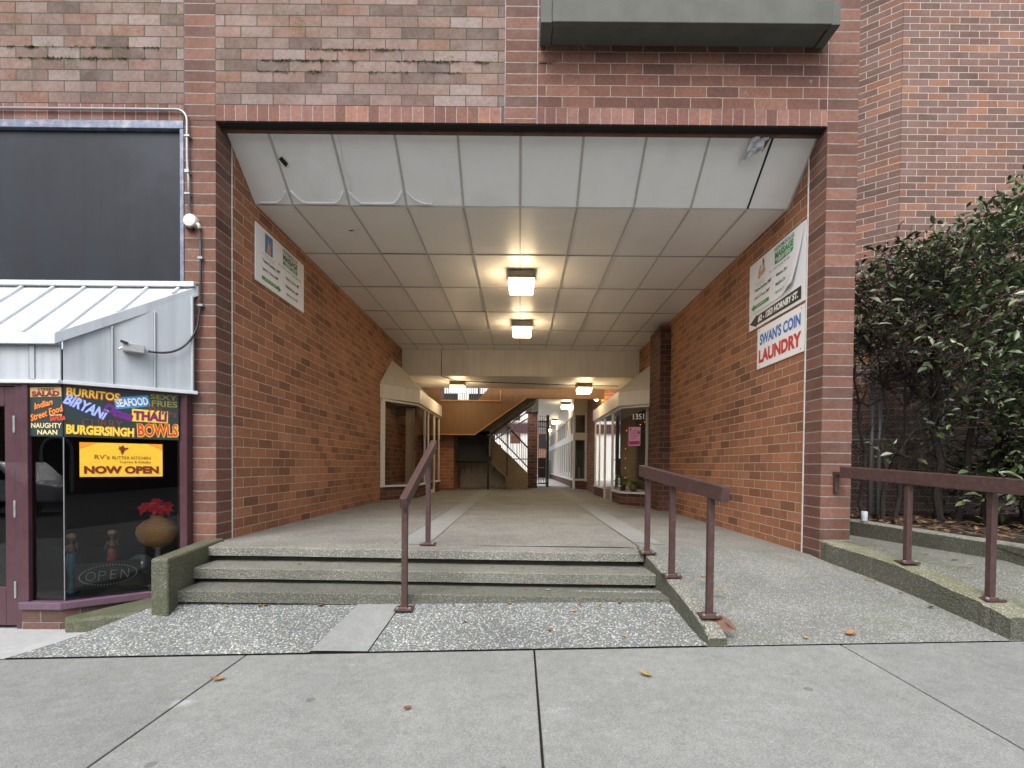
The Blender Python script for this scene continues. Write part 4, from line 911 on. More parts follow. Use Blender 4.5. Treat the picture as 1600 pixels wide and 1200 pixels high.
# ================================================================== bays inside the passage
def bay(t, sx, xw, xb, y0, y1, y2, zb, zs, zf0, zf1, za, mull, ya):
    X = lambda x: x
    xin = xw
    ang = lambda k, off=0: (xw+(xb-xw)*k, y0+(y1-y0)*k)
    def pr(pts, z0, z1):
        return pts if sx < 0 else pts[::-1]
    def P(mb, pts, z0, z1): mb.prism(pts if sx > 0 else pts, z0, z1)
    o_ = -.02*sx
    ring = [(xw,y0),(xb,y1),(xb,y2),(xw,y2)]
    if sx < 0: pass
    # orientation: make ccw
    def ccw(p):
        a = sum(p[i][0]*p[(i+1)%len(p)][1]-p[(i+1)%len(p)][0]*p[i][1] for i in range(len(p)))
        return p if a > 0 else p[::-1]
    dy0, dy1 = mull[0], mull[1]          # door opening along the side
    b1 = MB().prism(ccw([(xw,y0+.01),(xb+.01*sx,y1),(xb+.01*sx,dy0),(xw,dy0)]), zb, zs-.035); b1.prism(ccw([(xw,dy1),(xb+.01*sx,dy1),(xb+.01*sx,y2),(xw,y2)]), zb, zs-.035)
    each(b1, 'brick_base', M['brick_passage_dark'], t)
    s1 = MB().prism(ccw([(xw,y0-.02),(xb-.02*sx,y1-.02),(xb-.02*sx,dy0),(xw,dy0)]), zs-.03, zs+.01); s1.prism(ccw([(xw,dy1),(xb-.02*sx,dy1),(xb-.02*sx,y2),(xw,y2)]), zs-.03, zs+.01)
    each(s1, 'window_sill', M['white_frame'], t, .004)
    f1 = MB().prism(ccw([(xw,y0-.05),(xb-.05*sx,y1-.05),(xb-.05*sx,y2),(xw,y2)]), zf0, zf1); f1.build('fascia', M['white_beam'], t, .006)
    # hipped roof
    rf = MB(); rf.poly([(xw,y0-.05,zf1+.002),(xb-.05*sx,y1-.05,zf1+.002),(xw,ya,za)]); yq = 12.02
    rf.poly([(xb-.05*sx,y1-.05,zf1+.002),(xb-.05*sx,yq,zf1+.002),(xw,yq,za),(xw,ya,za)])
    rf.poly([(xb-.05*sx,yq+.18,zf1+.002),(xb-.05*sx,y2,zf1+.002),(xw,y2,2.88),(xw,yq+.18,2.88)])
    each(rf, 'hip_roof', M['white_beam'], t)
    fr = MB()
    def post(x, y, w=.06): fr.box(x-w/2,x+w/2,y-w/2,y+w/2,zs+.01,zf0)
    k = .06; fr.prism(ccw([(xw,y0),(xw+(xb-xw)*k*2,y0+(y1-y0)*k*2),(xw+(xb-xw)*k*2+.02*sx,y0+(y1-y0)*k*2+.03),(xw,y0+.05)]), zs+.01, zf0)
    for y in mull[2:]: post(xb+.03*sx, y, .05)
    for y in (dy0+.03, dy1-.03): fr.box(xb, xb+.05*abs(sx) if sx > 0 else xb-.05, y-.03, y+.03, zb+.02, zf0) if sx > 0 else fr.box(xb-.05, xb, y-.03, y+.03, zb+.02, zf0)
    xa, xc_ = (xb, xb+.05) if sx > 0 else (xb-.05, xb)
    fr.box(xa, xc_, y1, y2, zf0-.05, zf0); fr.box(xa, xc_, dy0+.06, dy1-.06, zb+.02, zb+.12)
    fr.beam((xw,y0+.02,zf0-.025),(xb+.02*sx,y1+.02,zf0-.025),.05,.05)
    fr.build('window_frame', M['white_frame'], t, .004)
    gp = MB(); x = xb+.025*sx
    gp.poly([(xw,y0+.03,zs),(x,y1+.01,zs),(x,y1+.01,zf0-.04),(xw,y0+.03,zf0-.04)])
    gp.poly([(x,y1+.01,zs),(x,dy0,zs),(x,dy0,zf0-.04),(x,y1+.01,zf0-.04)]); gp.poly([(x,dy0+.06,zb+.12),(x,dy1-.06,zb+.12),(x,dy1-.06,zf0-.04),(x,dy0+.06,zf0-.04)]); gp.poly([(x,dy1,zs),(x,y2,zs),(x,y2,zf0-.04),(x,dy1,zf0-.04)])
    each(gp, 'window_pane', M['glass'], t)
LB = thing('display_window', 'white framed display window bay with a brick base on the left passage wall', 'bay window', (-2.5,11,0))
bay(LB, -1, -2.864, -2.27, 10.2, 11.05, 14.12, -.02, .30, 2.10, 2.40, 3.06, (12.35,13.3,11.95,14.05), 11.1)
MB().box(-2.6,-2.40,11.30,11.34,.302,2.02).build('display_plank', M['plank'], LB)
MB().box(-2.86,-2.3,11.45,11.47,1.85,2.08).build('display_pelmet', M['steel_brown'], LB)
RB = thing('corner_shop', 'white framed corner shop bay numbered 1351 beside the dark brick pilaster', 'shopfront', (2.5,11.5,-.12))
bay(RB, 1, 2.858, 2.17, 10.26, 10.8, 14.5, -.3, .19, 2.05, 2.36, 2.98, (11.75,12.85,13.7,14.44), 11.05)
MB().box(2.70,2.74,10.62,10.70,.2,2.05).build('side_curtain', M['offwhite'], RB); MB().box(2.845,2.856,10.4,12.0,.2,2.05).build('back_wall', M['room'], RB); MB().box(2.84,2.925,12.22,14.5,-.2,2.05).build('back_wall', M['tan_board'], RB)
FP = frame((2.17,10.8,0), (.788,-.615,0), (-.615,-.788,0))
nb = text('1351', RB, M['sign_white'], .435,1.80,.25,.12,0,0,.02,.02, name='house_number'); nb.matrix_local = Matrix.Translation((-2.5,-11.5,.12)) @ FP
po = thing('pink_poster', 'pink printed poster taped inside the corner shop glass under the number 1351', 'poster', mat4=FP @ Matrix.Translation((.345,1.385,.012)))
MB().box(-.135,.135,-.2,.2,0,.003).build('poster_sheet', plain('pink_paper', (.60,.30,.45), .6, var=.05), po, local=True)
mg = plain('magenta_print', (.35,.02,.14), .5)
MB().box(-.12,.12,-.17,-.10,.0035,.0045).build('title_band', mg, po, local=True)
for k in range(6): text('~~~~~~~~' if False else ['Holiday hours','open daily','ten to six','gift cards','alterations','thank you'][k], po, M['grey_print'], -.01,.13-.036*k,.18-.02*(k%3),.016,0,0,0,.004) if False else None
mb = MB()
for k in range(6): mb.box(-.10,.10-.03*(k%3),.125-.034*k,.133-.034*k,.0035,.0042)
mb.build('text_line', mg, po, local=True)
for x, y, r in ((-.09,.155,.022),(.095,.08,.03)): MB().lathe([(r,.0035),(r,.0045)], (x,y,0), 12).build('dot_print', mg, po, local=True)
# string lights in the shop window
sl = thing('string_lights', 'string of small coloured fairy lights round the corner shop window', 'fairy lights', mat4=FP)
pts = [(.10+.02*math.sin(k*2.1), .5+.07*k, -.06) for k in range(12)] + [(.12+.035*k, 1.52+.02*math.sin(k*1.7)+.012*k, -.06) for k in range(15)]
MB().tube(pts, .003, 5).build('wire', M['cable'], sl, local=True)
bc = [emitter('fairy_red',(1,.05,.02),2), emitter('fairy_amber',(1,.5,.08),1.5), emitter('fairy_white',(1,.35,.1),1.2)]
for k, p in enumerate(pts[::3]): MB().lathe([(.004,-.012),(.009,0),(.004,.012)], (p[0]+.01,p[1],p[2]+.01), 6).build('bulb', bc[k%3], sl, local=True)
# plants in the shop window
leafg = plain('plant_leaf', (.16,.24,.05), .45, var=.4, nscale=60)
def spiky(x, y, z, n, L0, label, name, potcol, droop=.9):
    t = thing(name, label, 'potted plant', (x,y,z)); random.seed(int(x*100)+n)
    MB().lathe([(.06,0),(.085,.13),(.09,.135),(.08,.135)], (x,y,z), 16).build('pot', potcol, t, smooth=True)
    mb = MB()
    for k in range(n):
        a = random.random()*2*PI; l = L0*random.uniform(.6,1.1); w = .017; el = random.uniform(.5,1.4)
        prev = None
        for i in range(6):
            s = i/5; h = l*s*math.cos(el)+.25*l*s*s; zz = l*s*math.sin(el)-droop*l*s*s*.8
            c = Vector((x+h*math.cos(a), y+h*math.sin(a)*.8, z+.13+zz)); sd2 = Vector((-math.sin(a),math.cos(a),0))*w*(1-s*.85)
            cur = (c-sd2, c+sd2)
            if prev: mb.poly([prev[0],prev[1],cur[1],cur[0]])
            prev = cur
    mb.build('foliage', leafg, t)
terra = plain('terracotta', (.12,.06,.04), .7)
spiky(2.47,10.75,.20,90,.50,'spider plant with arching leaves on the corner shop sill','spider_plant',terra)
spiky(2.31,11.15,.20,80,.55,'bushy dark potted plant behind the glass at the corner of the shop','potted_plant',terra,.5)

# ================================================================== courtyard: parapet, stairs, pillar, gate
pa = thing('wood_parapet', 'orange plywood clad balcony parapet with a railed opening above the stairs', 'parapet', (-.5,14.3,1.65))
mb = MB()
mb.wall([(-2.86,1.62),(-1.28,1.62),(.16,2.66),(2.40,2.66),(2.40,2.90),(2.4,3.3),(-.62,3.3),(-.85,3.0),(-1.23,2.60),(-2.20,2.60),(-2.86,2.60)], 14.22, 14.32)
mb.wall([(-2.86,2.6),(-2.3,2.6),(-2.3,3.3),(-2.86,3.3)], 14.22, 14.32)
mb.build('cladding', M['orange_wood'], pa)
tr_ = MB().box(-2.3,-.55,14.19,14.22,2.565,2.60).box(-.585,-.55,14.19,14.22,2.602,2.9).beam((-1.30,14.20,1.615),(.15,14.20,2.655),.04,.03).box(-2.86,-1.3,14.19,14.22,1.60,1.63)
tr_.build('edge_trim', woodmat('trim_wood',(.34,.16,.05),(.46,.25,.09)), pa)
MB().poly([(-1.25,14.40,2.60),(-.6,14.40,2.60),(-.6,14.40,3.2)]).build('stair_side', M['orange_wood'], pa)
ra = MB(); ra.box(-2.4,-.6,15.4,15.43,3.28,3.32); ra.box(-2.4,-.6,15.4,15.43,2.5,2.53)
for k in range(26): x = -2.36+.07*k; ra.box(x-.008,x+.008,15.405,15.425,2.53,3.28)
ra.box(-1.32,-1.26,15.39,15.44,2.4,3.4); ra.build('railing', M['black_iron'], pa)
sc_ = thing('courtyard_stairs', 'concrete courtyard staircase with black railings climbing behind the wooden parapet', 'stairs', (-.5,15.8,0))
SP = lambda mb, name, mat, bev=0: mb.build(name, M[mat], sc_, bev)
SP(MB().wall([(-1.28,1.62),(-.97,1.60),(.46,2.66),(.46,2.95),(.16,2.95)], 14.34, 15.5), 'upper_flight', 'riser')
SP(MB().box(-1.94,-.86,14.34,17.0,1.60,1.72), 'landing', 'riser')
SP(MB().box(-1.93,-.86,15.45,15.6,.85,1.6), 'landing_board', 'dark_board'); SP(MB().box(-.9,-.86,14.4,15.45,1.0,1.6), 'landing_board', 'dark_board')
SP(MB().box(-2.86,-.4,16.3,16.5,-.1,.86), 'rear_wall', 'tan_wall'); SP(MB().box(-2.865,-1.95,14.6,16.88,-.05,1.95), 'brick_return', 'brick_passage')
SP(MB().wall([(-.44,-.02),(.26,-.02),(.26,.50),(-.42,1.17)], 15.66, 15.72), 'stringer', 'tan_board')
SP(MB().wall([(-.46,.42),(-.42,.46),(-.42,1.14),(-.74,1.46),(-.86,1.58),(-.86,.80)], 15.54, 15.64), 'stringer', 'tan_board')
SP(MB().beam((-.87,15.53,.78),(-.44,15.53,.40),.03,.035).beam((-.87,15.53,.78),(-.95,15.53,2.02),.03,.05), 'stringer_trim', 'band')
tb = MB()
for k in range(8): x = .26-.135*k; tb.box(x-.15,x+.06,15.74,16.8,.10+.18*k,.14+.18*k)
SP(tb, 'tread', 'riser')
rl = MB(); rl.beam((.30,15.64,1.25),(-.82,15.64,2.40),.04,.05); rl.beam((.28,15.64,.66),(-.82,15.64,1.78),.03,.04)
for k in range(2): x = -.80+.40*k; rl.box(x-.018,x+.018,15.58,15.6,.55-.15*k,2.3-.4*k)
for k in range(16): x = .26-.07*k; rl.box(x-.006,x+.006,15.64,15.652,.66+.07*k,1.28+.072*k)
SP(rl, 'railing', 'black_iron')
hr = MB().beam((-.72,15.3,1.72),(.4,15.3,2.52),.04,.04).beam((-.8,15.3,1.52),(.4,15.3,2.30),.03,.04); SP(hr, 'handrail', 'galv')
bp = thing('brick_pillar', 'dark brick pillar carrying a concrete beam beside the iron gate', 'pillar', (.42,16.6,0))
MB().box(.26,.58,16.5,16.85,-.05,2.5).build('shaft', M['brick_passage_dark'], bp); MB().box(.18,.60,16.45,16.95,2.502,3.0).build('beam_end', M['riser'], bp, .01)
gt = thing('iron_gate', 'tall black barred iron gate standing open beside the brick pillar', 'gate', (.8,17.5,0))
gb = MB()
for k in range(5): x = .66+.062*k; gb.box(x-.009,x+.009,17.49,17.51,.08,2.5)
for z in (.12,2.1,2.3,1.0): gb.box(.64,.93,17.485,17.515,z-.02,z+.02)
gb.build('bars', M['black_iron'], gt); MB().box(.64,.92,17.515,17.525,.32,1.0).build('kick_panel', M['black_iron'], gt)
MB().box(.93,1.02,17.45,17.56,0,2.52).build('gate_post', M['black_iron'], gt); MB().box(.68,.86,17.47,17.484,.66,.685).build('latch_bar', M['galv'], gt)
br_ = thing('bike_rack', 'dark tubular bike rack against the wall under the stair landing', 'bike rack', (-1.4,15.1,0))
MB().tube([(-2.1,15.2,0),(-2.1,15.2,.78),(-2.05,15.2,.84),(-1.0,15.1,.84),(-.96,15.1,.78),(-.96,15.1,-.0)], .025, 8).build('frame', M['black_iron'], br_, smooth=True)
hk = MB()
for k in range(5): x = -1.9+.2*k; hk.tube([(x,15.15,.84),(x+.02,15.1,.62),(x+.05,15.05,.5),(x+.09,15.08,.56)], .008, 6)
hk.build('hooks', M['black_iron'], br_, smooth=True)
fe = thing('iron_fence', 'black barred iron fence closing the bright rear courtyard', 'fence', (-.3,20,0))
fb_ = MB()
for k in range(42): x = -2.0+.062*k; fb_.box(x-.008,x+.008,19.99,20.01,0,2.6)
for z in (.15,2.45,1.0): fb_.box(-2.05,.6,19.985,20.015,z-.02,z+.02)
fb_.build('bars', M['black_iron'], fe); MB().box(-.4,.02,19.95,19.98,1.62,2.02).build('notice_board', M['steel_brown'], fe)
cw = thing('courtyard_building', 'pale rendered building with dark windows across the rear courtyard', 'building', (-3,27,0))
MB().box(-12,.95,27,27.4,-.1,9).build('wall', M['stucco'], cw)
for x in (-4,-2.2,-.6):
    w_ = MB().box(x-.6,x+.6,26.96,26.99,3.2,4.6).build('window', M['room'], cw)
MB().box(-12,.95,26.9,26.99,2.5,3.0).build('dark_band', M['purple'], cw)
MB().box(-6,-2.95,18.85,19.2,-.1,6).build('side_wall', M['brick_far'], cw)
# far corridor
cs = thing('corridor_shops', 'white framed two tier shop windows lining the far corridor on the right', 'shopfront', (2.0,22,0))
each(MB().box(2.002,2.36,17.62,17.8,-.25,.22).box(1.90,2.0,17.62,36,-.25,.22), 'brick_base', M['brick_passage_dark'], cs)
wf = MB()
wf.box(1.88,1.96,17.58,17.66,-.1,3.14); wf.box(2.30,2.378,17.58,17.66,.2,3.14)
for z0, z1 in ((.22,.29),(1.66,1.92),(2.55,3.14)): wf.box(1.96,2.30,17.59,17.65,z0,z1); wf.box(1.89,1.95,17.66,36,z0,z1)
for k in range(17): y = 18.6+1.05*k; wf.box(1.885,1.955,y-.05,y+.05,.29,2.55)
wf.build('window_frame', M['white_frame'], cs, .005)
MB().poly([(1.95,17.62,.29),(2.3,17.62,.29),(2.3,17.62,2.55),(1.95,17.62,2.55)]).poly([(1.92,17.66,.29),(1.92,36,.29),(1.92,36,2.55),(1.92,17.66,2.55)]).build('window_pane', M['glass'], cs)
MB().box(2.36,4,17.62,36,-.25,3.2).box(1.93,2.36,18.6,18.7,.2,2.6).build('interior', M['dark_board'], cs)
MB().box(.6,3.0,14.4,36,3.15,3.3).build('corridor_ceiling', M['white_beam'], cs)
oc = thing('office_chair', 'dark office chair seen through the far corridor window', 'chair', (2.16,18.1,.3))
MB().box(2.08,2.26,18.0,18.25,.72,.77).build('seat', M['black_iron'], oc, .02); MB().beam((2.12,18.1,.80),(2.06,18.1,1.25),.2,.04,(1,0,0)).build('backrest', M['black_iron'], oc, .015)
MB().tube([(2.17,18.12,.3),(2.17,18.12,.72)], .02, 8).build('stem', M['galv'], oc)
gbx = thing('green_bin', 'pale green bin at the far end of the corridor', 'bin', (1.6,31,0))
MB().hexa([(1.45,30.6,.02),(1.86,30.6,.02),(1.86,31.2,.02),(1.45,31.2,.02)],[(1.40,30.55,1.0),(1.88,30.55,1.0),(1.88,31.25,1.0),(1.40,31.25,1.0)]).build('bin_body', plain('bin_green',(.35,.50,.42),.5), gbx, .02); MB().box(1.38,1.885,30.53,31.27,1.0,1.06).build('lid', plain('bin_lid',(.25,.42,.34),.5), gbx, .015)
fbld = thing('far_building', 'orange brick building in daylight at the end of the corridor', 'building', (2,42,0))
MB().box(.9,14,42,43,-.1,10).build('wall', M['brick_far'], fbld)
for z in (2.2,4.6):
    for x in (1.6,3.0): MB().box(x,x+.8,41.95,41.99,z,z+1.2).build('window', M['room'], fbld)

# ================================================================== planting on the right
def leafmat(name, stops, rough=.28):
    m, nt, b, N, L = newmat(name); g = N('ShaderNodeNewGeometry'); r = ramp(N, stops); L(g.outputs['Random Per Island'], r.inputs[0])
    L(r.outputs[0], b.inputs['Base Color']); b.inputs['Roughness'].default_value = rough; b.inputs['Specular IOR Level'].default_value = .7
    b.inputs['Subsurface Weight'].default_value = 0; return m
M['leaf'] = leafmat('evergreen_leaf', [(0,(.042,.068,.030)),(.4,(.068,.108,.042)),(.75,(.10,.145,.055)),(.93,(.13,.165,.055)),(1,(.20,.18,.05))], .30)
M['leaf_dull'] = leafmat('dull_leaf', [(0,(.032,.05,.02)),(.5,(.055,.082,.03)),(.85,(.085,.105,.038)),(1,(.09,.06,.025))], .4)
def shrub(name, label, roots, inside, n, nleaf, L0, seed, mat, leaf_prob, trunk_r=.045):
    rnd = random.Random(seed); t = thing(name, label, 'shrub', (roots[0][0], roots[0][1], .05))
    tw = MB(); V = []; F = []
    trunks = []
    for (x, y, tx, ty, tz) in roots:
        p = [Vector((x,y,.0))]; k = 7
        for i in range(1, k+1):
            s = i/k; p.append(Vector((x+(tx-x)*s+rnd.uniform(-.06,.06), y+(ty-y)*s+rnd.uniform(-.06,.06), tz*s)))
        tw.tube(p, [trunk_r*(1-.75*i/k) for i in range(k+1)], 7); trunks.append(p)
    allp = [q for p in trunks for q in p[2:]]
    cnt = 0
    while cnt < n:
        c = inside(rnd)
        if c is None: continue
        cnt += 1; c = Vector(c)
        b0 = min(allp, key=lambda q: (q-c).length + max(0, q.z-c.z+.15)*2 + rnd.random()*.25)
        mid = (b0+c)/2 + Vector((rnd.uniform(-.1,.1), rnd.uniform(-.1,.1), rnd.uniform(-.12,.1)))
        tw.tube([b0, b0*.6+mid*.4+Vector((0,0,rnd.uniform(-.03,.03))), mid, mid*.5+c*.5+Vector((rnd.uniform(-.03,.03),0,.03)), c], [.009,.007,.0055,.004,.002], 5, False)
        if rnd.random() < .35: allp.append(mid)
        d0 = (c-mid).normalized()
        for k in range(3):
            e = c + Vector((rnd.gauss(0,.12), rnd.gauss(0,.12), rnd.gauss(0,.10))); tw.tube([mid*.4+c*.6, e], [.004,.002], 4, False)
        if rnd.random() > leaf_prob(c): continue
        for k in range(rnd.randint(int(nleaf*.6), int(nleaf*1.3))):
            q = c + Vector((rnd.gauss(0,.115), rnd.gauss(0,.115), rnd.gauss(0,.10)))
            a = rnd.random()*2*PI; el = rnd.gauss(.1,.45)
            d = Vector((math.cos(a)*math.cos(el), math.sin(a)*math.cos(el), math.sin(el)))*.8 + d0*.5; d.normalize()
            up = Vector((rnd.gauss(0,.55), rnd.gauss(-.25,.55), 1)).normalized(); s = d.cross(up).normalized(); nn = s.cross(d)
            L_ = L0*(rnd.uniform(.4,1.0) if rnd.random() < .7 else rnd.uniform(1.0,1.45)); w = L_*rnd.uniform(.19,.25); b = len(V)
            V.extend([q, q+d*L_*.45-nn*L_*.03, q+d*L_-nn*L_*.12, q+d*L_*.42+s*w+nn*w*.35, q+d*L_*.42-s*w+nn*w*.35, q+d*L_*.75+s*w*.7+nn*w*.1, q+d*L_*.75-s*w*.7+nn*w*.1])
            F.extend([(b,b+1,b+3),(b+1,b+5,b+3),(b+1,b+2,b+5),(b,b+4,b+1),(b+1,b+4,b+6),(b+1,b+6,b+2)])
    tw.build('trunk', M['bark'], t)
    mb = MB(); mb.v = [tuple(v) for v in V]; mb.f = F; o = mb.build('foliage', mat, t)
    return t
def topz(x): return 3.42 + (.45*sm((x-4.7)/.9) + .75*sm((x-5.5)/1.2)) + .10*math.sin(x*9)+.07*math.sin(x*23)
def in_big(r):
    if r.random() < .16: return (r.uniform(5.5,7.3), r.uniform(4.95,5.7), r.uniform(.35,2.0))
    x = r.uniform(4.75, 7.6); y = r.uniform(5.2, 6.9); z = r.uniform(.4, 4.9)
    tz = topz(x) - .35*abs(y-6.0)
    if z > tz: return None
    # hollow: keep mostly the shell
    core = (abs(y-6.1) < .45) and (z < tz-.5)
    if core and r.random() < .6: return None
    if z < 1.5 and r.random() < .60*(1-sm((x-5.4)/.7)): return None
    if x < 5.3 and z < 2.0 and r.random() < .7: return None
    return (x, y, z)
def in_twig(r):
    x = r.uniform(4.05, 5.2); y = r.uniform(5.4, 6.9); z = r.uniform(.9, 3.6)
    if z > topz(x)-.1-.2*abs(y-6.1): return None
    if z < 1.9 and r.random() < .72: return None
    return (x, y, z)
shrub('evergreen_shrub', 'large glossy leaved evergreen shrub filling the planting bed at the right edge', [(5.25,6.15,5.0,6.1,2.9),(5.45,6.2,5.8,6.1,3.6),(5.7,6.1,6.6,6.0,3.9),(6.1,5.8,6.9,5.7,3.3),(5.35,6.3,5.3,6.5,3.0),(6.4,6.0,7.2,6.2,4.2)], in_big, 1350, 18, .105, 21, M['leaf'], lambda c: .95)
shrub('twiggy_shrub', 'half bare twiggy shrub with few leaves crowding against the right pier', [(4.55,6.2,4.4,6.1,2.5),(4.75,6.3,4.9,6.2,2.7),(4.5,6.4,4.25,6.3,2.2)], in_twig, 380, 12, .10, 33, M['leaf_dull'], lambda c: .9 if c.z > topz(c.x)-.85 else (.4 if c.z > 2.2 else .10), .03)
# chain link fence behind
cf = thing('chain_fence', 'galvanised chain link fence behind the shrubs, its posts showing between the stems', 'fence', (5.5,7.1,0))
for x in (5.02,5.13,6.02,7.2): MB().tube([(x,7.1,-.1),(x,7.1,2.15)], .032, 10).build('post', M['galv'], cf, smooth=True)
MB().tube([(4.3,7.1,2.1),(8,7.1,2.1)], .02, 8).tube([(4.3,7.1,1.15),(8,7.1,1.2)], .014, 8).build('rail', M['galv'], cf, smooth=True)
wr = MB()
for k in range(-30, 62):
    for s in (1,-1):
        x0 = 4.3+.065*k; a, b_ = (x0, x0+2.0) if s > 0 else (x0+2.0, x0)
        p = Vector((a,7.12,.08)); q = Vector((b_,7.12,2.08)); t0, t1 = 0.0, 1.0
        dx = q.x-p.x
        ta, tb_ = sorted(((4.3-p.x)/dx, (8-p.x)/dx)); t0, t1 = max(t0,ta), min(t1,tb_)
        if t1-t0 > .02: wr.tube([p+(q-p)*t0, p+(q-p)*t1], .0022, 3, False)
wr.build('wire_mesh', M['galv'], cf)
# can on the bed kerb
cn = thing('drink_can', 'pale tin can standing on the planting bed kerb near the pier', 'can', (4.0,5.75,.13))
MB().lathe([(.028,0),(.033,.006),(.033,.108),(.028,.118),(.026,.118)], (4.0,5.75,.135), 18).build('can_body', plain('can_label', (.50,.55,.60), .4, var=.2, nscale=25), cn, smooth=True)
MB().lathe([(.0255,.1185),(.0255,.1195),(.01,.119)], (4.0,5.75,.135), 18).build('can_lid', M['galv'], cn)

# ================================================================== fallen leaves
lm = [plain('fallen_tan', (.27,.14,.06), .6, var=.35), plain('fallen_yellow', (.38,.24,.06), .6, var=.35), plain('fallen_brown', (.20,.08,.035), .6, var=.3)]
def leafmesh(k, n=6):
    rnd = random.Random(k); me = MB(); L_ = 1.0; w = .24+.1*rnd.random(); c = .12+.25*rnd.random()
    top = []; bot = []
    for i in range(n+1):
        s = i/n; ww = w*math.sin(PI*min(1,s*.96+.02))**.8; top.append((s-.5, ww, c*(s-.5)**2*2+.35*ww)); bot.append((s-.5, -ww, c*(s-.5)**2*2+.35*ww))
    mid = [(i/n-.5, 0, c*(i/n-.5)**2*2) for i in range(n+1)]
    b = len(me.v); me.v = top+mid+bot
    for i in range(n): me.f += [(i,n+1+i,n+2+i,i+1),(n+1+i,2*n+2+i,2*n+3+i,n+2+i)]
    return me
protos = []
def fallen(x, y, z, L_, k, rz, label, group='fallen leaves on the paving'):
    if k < len(protos) : o = protos[k].copy(); COL.objects.link(o)
    else: o = leafmesh(k).build('fallen_leaf', lm[k%3], local=True); protos.append(o)
    o.location = (x, y, z+.006); o.rotation_euler = (random.uniform(-.2,.2), random.uniform(-.2,.2), rz); o.scale = (L_,)*3
    tag(o, label, 'leaf', group)
random.seed(17)
for k in range(6): pass
fallen(-1.72,2.82,pave_z(-1.72)+.0,.075,0,.5,'tan leaf lying on the left pavement joint')
fallen(.72,2.78,pave_z(.72)+.0,.085,1,2.3,'curled yellow leaf on the pavement slab right of the centre joint')
fallen(-.55,2.45,pave_z(-.55)-.005,.045,2,.9,'small brown leaf on the middle of the pavement left of the centre joint')
fallen(2.22,3.30,pave_z(2.2)+.03,.085,0,.4,'larger tan leaf at the front edge of the ramp near the right pavement joint')
fallen(1.9,3.26,pave_z(1.9)+.02,.05,1,1.4,'small yellow leaf at the front edge of the ramp')
fallen(1.52,3.75,-.20,.075,1,2.6,'yellow leaf on the ramp beside the kerb foot')
fallen(1.47,3.95,-.14,.06,2,.2,'dark brown leaf on the ramp close to the handrail post')
fallen(3.1,2.85,pave_z(3.1),.06,0,1.0,'tan leaf far right on the pavement')
L1 = 'dry leaf scrap caught along the foot of the steps'
for k in range(12): x = random.uniform(-2.4,.9); fallen(x, 3.74+random.uniform(-.03,.05), gz(x,3.76)+.004, random.uniform(.03,.055), k%3, random.random()*6, L1)
L2 = 'dry leaf scrap lying on the lower step treads'
for k in range(7): x = random.uniform(-2.2,.8); st_ = k%2; fallen(x, (3.95 if st_ else 4.2)+random.uniform(0,.06), T0(x)-(.245 if st_ else .125)+.002, random.uniform(.03,.05), k%3, random.random()*6, L2)
L3 = 'dry leaf scrap at the foot of the mossy kerb on the ramp'
for k in range(6): y = random.uniform(3.6,4.5); fallen(2.92+(4.5-y)*.2-random.uniform(.02,.12), y, -.40*(1-(y-3.2)/1.66)-.10*(y-3.2)/1.66+.055, random.uniform(.03,.055), k%3, random.random()*6, L3)
L4 = 'dry leaf scrap on the gravel apron'
for k in range(6): x = random.uniform(-.7,1.0); y = random.uniform(3.3,3.7); fallen(x, y, gz(x,y)+.004, random.uniform(.03,.05), k%3, random.random()*6, L4)
L5 = 'dry leaf scrap on the walkway beyond the mossy kerb'
for k in range(6): y = random.uniform(3.9,5.2); fallen(random.uniform(3.35,3.9), y, -.045, random.uniform(.04,.06), k%3, random.random()*6, L5)

# ================================================================== across the street (seen in the window reflections)
ob = thing('opposite_building', 'dark brick building with arched windows across the street', 'building', (-4,-16,-.6))
MB().box(-30,22,-16.5,-16,-1.5,6.5).build('wall', M['brick_passage_dark'], ob)
for k in range(9):
    x = -27+4.5*k; r_ = .7; zz = 1.15; arc = [(x+r_*math.cos(a), zz+r_*math.sin(a)) for a in [PI*i/14 for i in range(15)]]
    MB().wall([(x-r_,-.6),(x+r_,-.6)]+arc, -15.98, -15.9).build('window', M['room'], ob)
    MB().tube([(x+r_+.06,-15.88,-.6)]+[(x+(r_+.06)*math.cos(a),-15.88,zz+(r_+.06)*math.sin(a)) for a in [PI*i/14 for i in range(15)]]+[(x-r_-.06,-15.88,-.6)], .07, 6).build('window_frame', M['stucco'], ob)
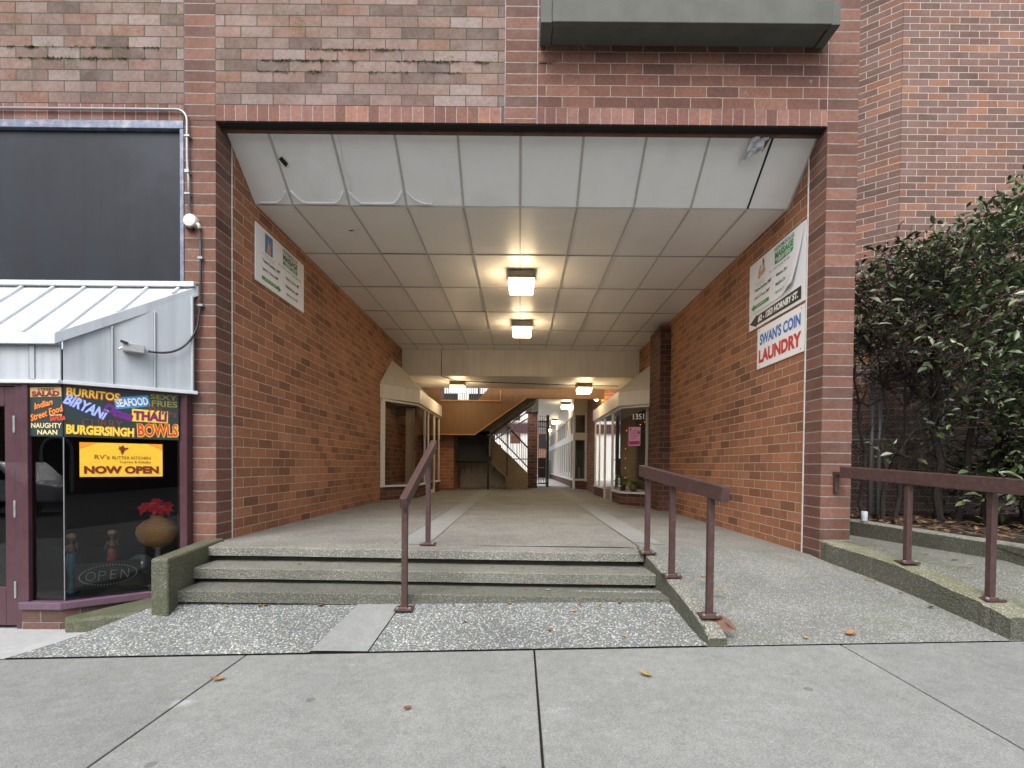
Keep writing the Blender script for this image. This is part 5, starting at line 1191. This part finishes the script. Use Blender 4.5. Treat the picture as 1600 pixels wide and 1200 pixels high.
# white car parked across the street; the restaurant glass mirrors it
cx, cy, cz = -17.3, -8.6, -1.02
car = thing('parked_car', 'white sport utility car parked across the street, mirrored in the restaurant glass', 'car', (cx,cy,cz))
prof = [(-2.3,.45),(2.25,.42),(2.35,.75),(2.25,1.0),(1.15,1.12),(.45,1.72),(-1.7,1.76),(-2.25,1.15),(-2.35,.8)]
M['car_paint'] = plain('car_white', (.75,.76,.77), .25, var=.02, coat=.6)
MB().wall([(cx+x,cz+z) for x, z in prof], cy-.9, cy+.9).build('body', M['car_paint'], car, .09, seg=3)
for s in (-1, 1):
    y = cy+s*.895
    MB().wall([(cx+1.0,cz+1.14),(cx+.42,cz+1.62),(cx-.45,cz+1.66),(cx-.45,cz+1.14)], y-.02, y+.02).build('side_window', M['room'], car)
    MB().wall([(cx-.55,cz+1.14),(cx-.55,cz+1.66),(cx-1.6,cz+1.68),(cx-2.0,cz+1.16)][::-1], y-.02, y+.02).build('side_window', M['room'], car)
    for wx in (-1.45, 1.42):
        w_ = MB(); n = 24
        for r0, r1, yo, nm, mt in ((.37,.25,.0,'tyre','black'),):
            w_.add([(cx+wx+r*math.cos(2*PI*k/n), y+dy*s, cz+.37+r*math.sin(2*PI*k/n)) for (r,dy) in ((.25,.05),(.34,.05),(.37,.02),(.37,-.2)) for k in range(n)], [(i*n+k,i*n+(k+1)%n,(i+1)*n+(k+1)%n,(i+1)*n+k) for i in range(3) for k in range(n)])
        t_ = w_.build('wheel', M['black'], car)
        q_ = MB(); q_.add([(cx+wx,y+.045*s,cz+.37)]+[(cx+wx+.25*math.cos(2*PI*k/n), y+.04*s, cz+.37+.25*math.sin(2*PI*k/n)) for k in range(n)], [(0,1+k,1+(k+1)%n) for k in range(n)]); q_.build('rim', M['galv'], t_)
    MB().box(cx+2.2,cx+2.345,cy+s*.72-.16,cy+s*.72+.16,cz+.78,cz+.92).build('headlight', M['offwhite'], car, .03)

# leaf litter on the bed, moss tufts hanging from the wall joints
rnd = random.Random(77); mb = MB()
for k in range(1500):
    y = rnd.uniform(3.5,7.4); x = 4.48-.16*(y-3.3)+abs(rnd.gauss(0,1.3))+.05; a = rnd.random()*2*PI; l = rnd.uniform(.03,.07)
    p = Vector((x,y,.115+rnd.uniform(0,.03))); u = Vector((math.cos(a),math.sin(a),rnd.uniform(-.3,.3)))*l; s = Vector((-math.sin(a),math.cos(a),rnd.uniform(-.4,.4)))*l*.28
    mb.poly([p-u, p+s, p+u, p-s])
tag(mb.build('leaf_litter', leafmat('litter', [(0,(.05,.03,.018)),(.5,(.12,.065,.03)),(.9,(.20,.12,.05)),(1,(.26,.18,.08))], .7)), 'brown leaf litter under the shrubs', 'leaf litter', kind='stuff')
mb = MB()
for x0, x1, z, n in ((-2.45,-1.55,4.508,26),(-2.0,-1.1,4.6115,30),(-1.2,-.3,4.508,22),(-2.6,-1.9,4.405,12),(-1.5,-.5,4.405,10),(-4.7,-4.2,4.508,12),(-4.1,-3.5,4.508,14),(.15,.4,4.508,5),(-4.8,-3.3,4.6115,22)):
    for k in range(n):
        cx_ = rnd.uniform(x0,x1); w = rnd.uniform(.015,.06)
        for q in range(int(9*w/.03)):
            x = cx_+rnd.gauss(0,w*.6); l = rnd.uniform(.005,.014)*(1+w*10); p = Vector((x,4.699,z+rnd.uniform(-.006,.006))); dz = Vector((rnd.uniform(-.5,.5)*l, -rnd.uniform(.2,.8)*l, -l*rnd.uniform(-.5,1.1)))
            s = Vector((rnd.uniform(.003,.006),0,rnd.uniform(-.003,.003))); mb.poly([p-s, p+s, p+dz+s*.4, p+dz-s*.4])
tag(mb.build('wall_moss', leafmat('wall_moss', [(0,(.02,.028,.008)),(.5,(.055,.075,.015)),(1,(.13,.15,.03))], .9)), 'dark green moss tufts in the brick joints above the passage', 'moss', kind='stuff')
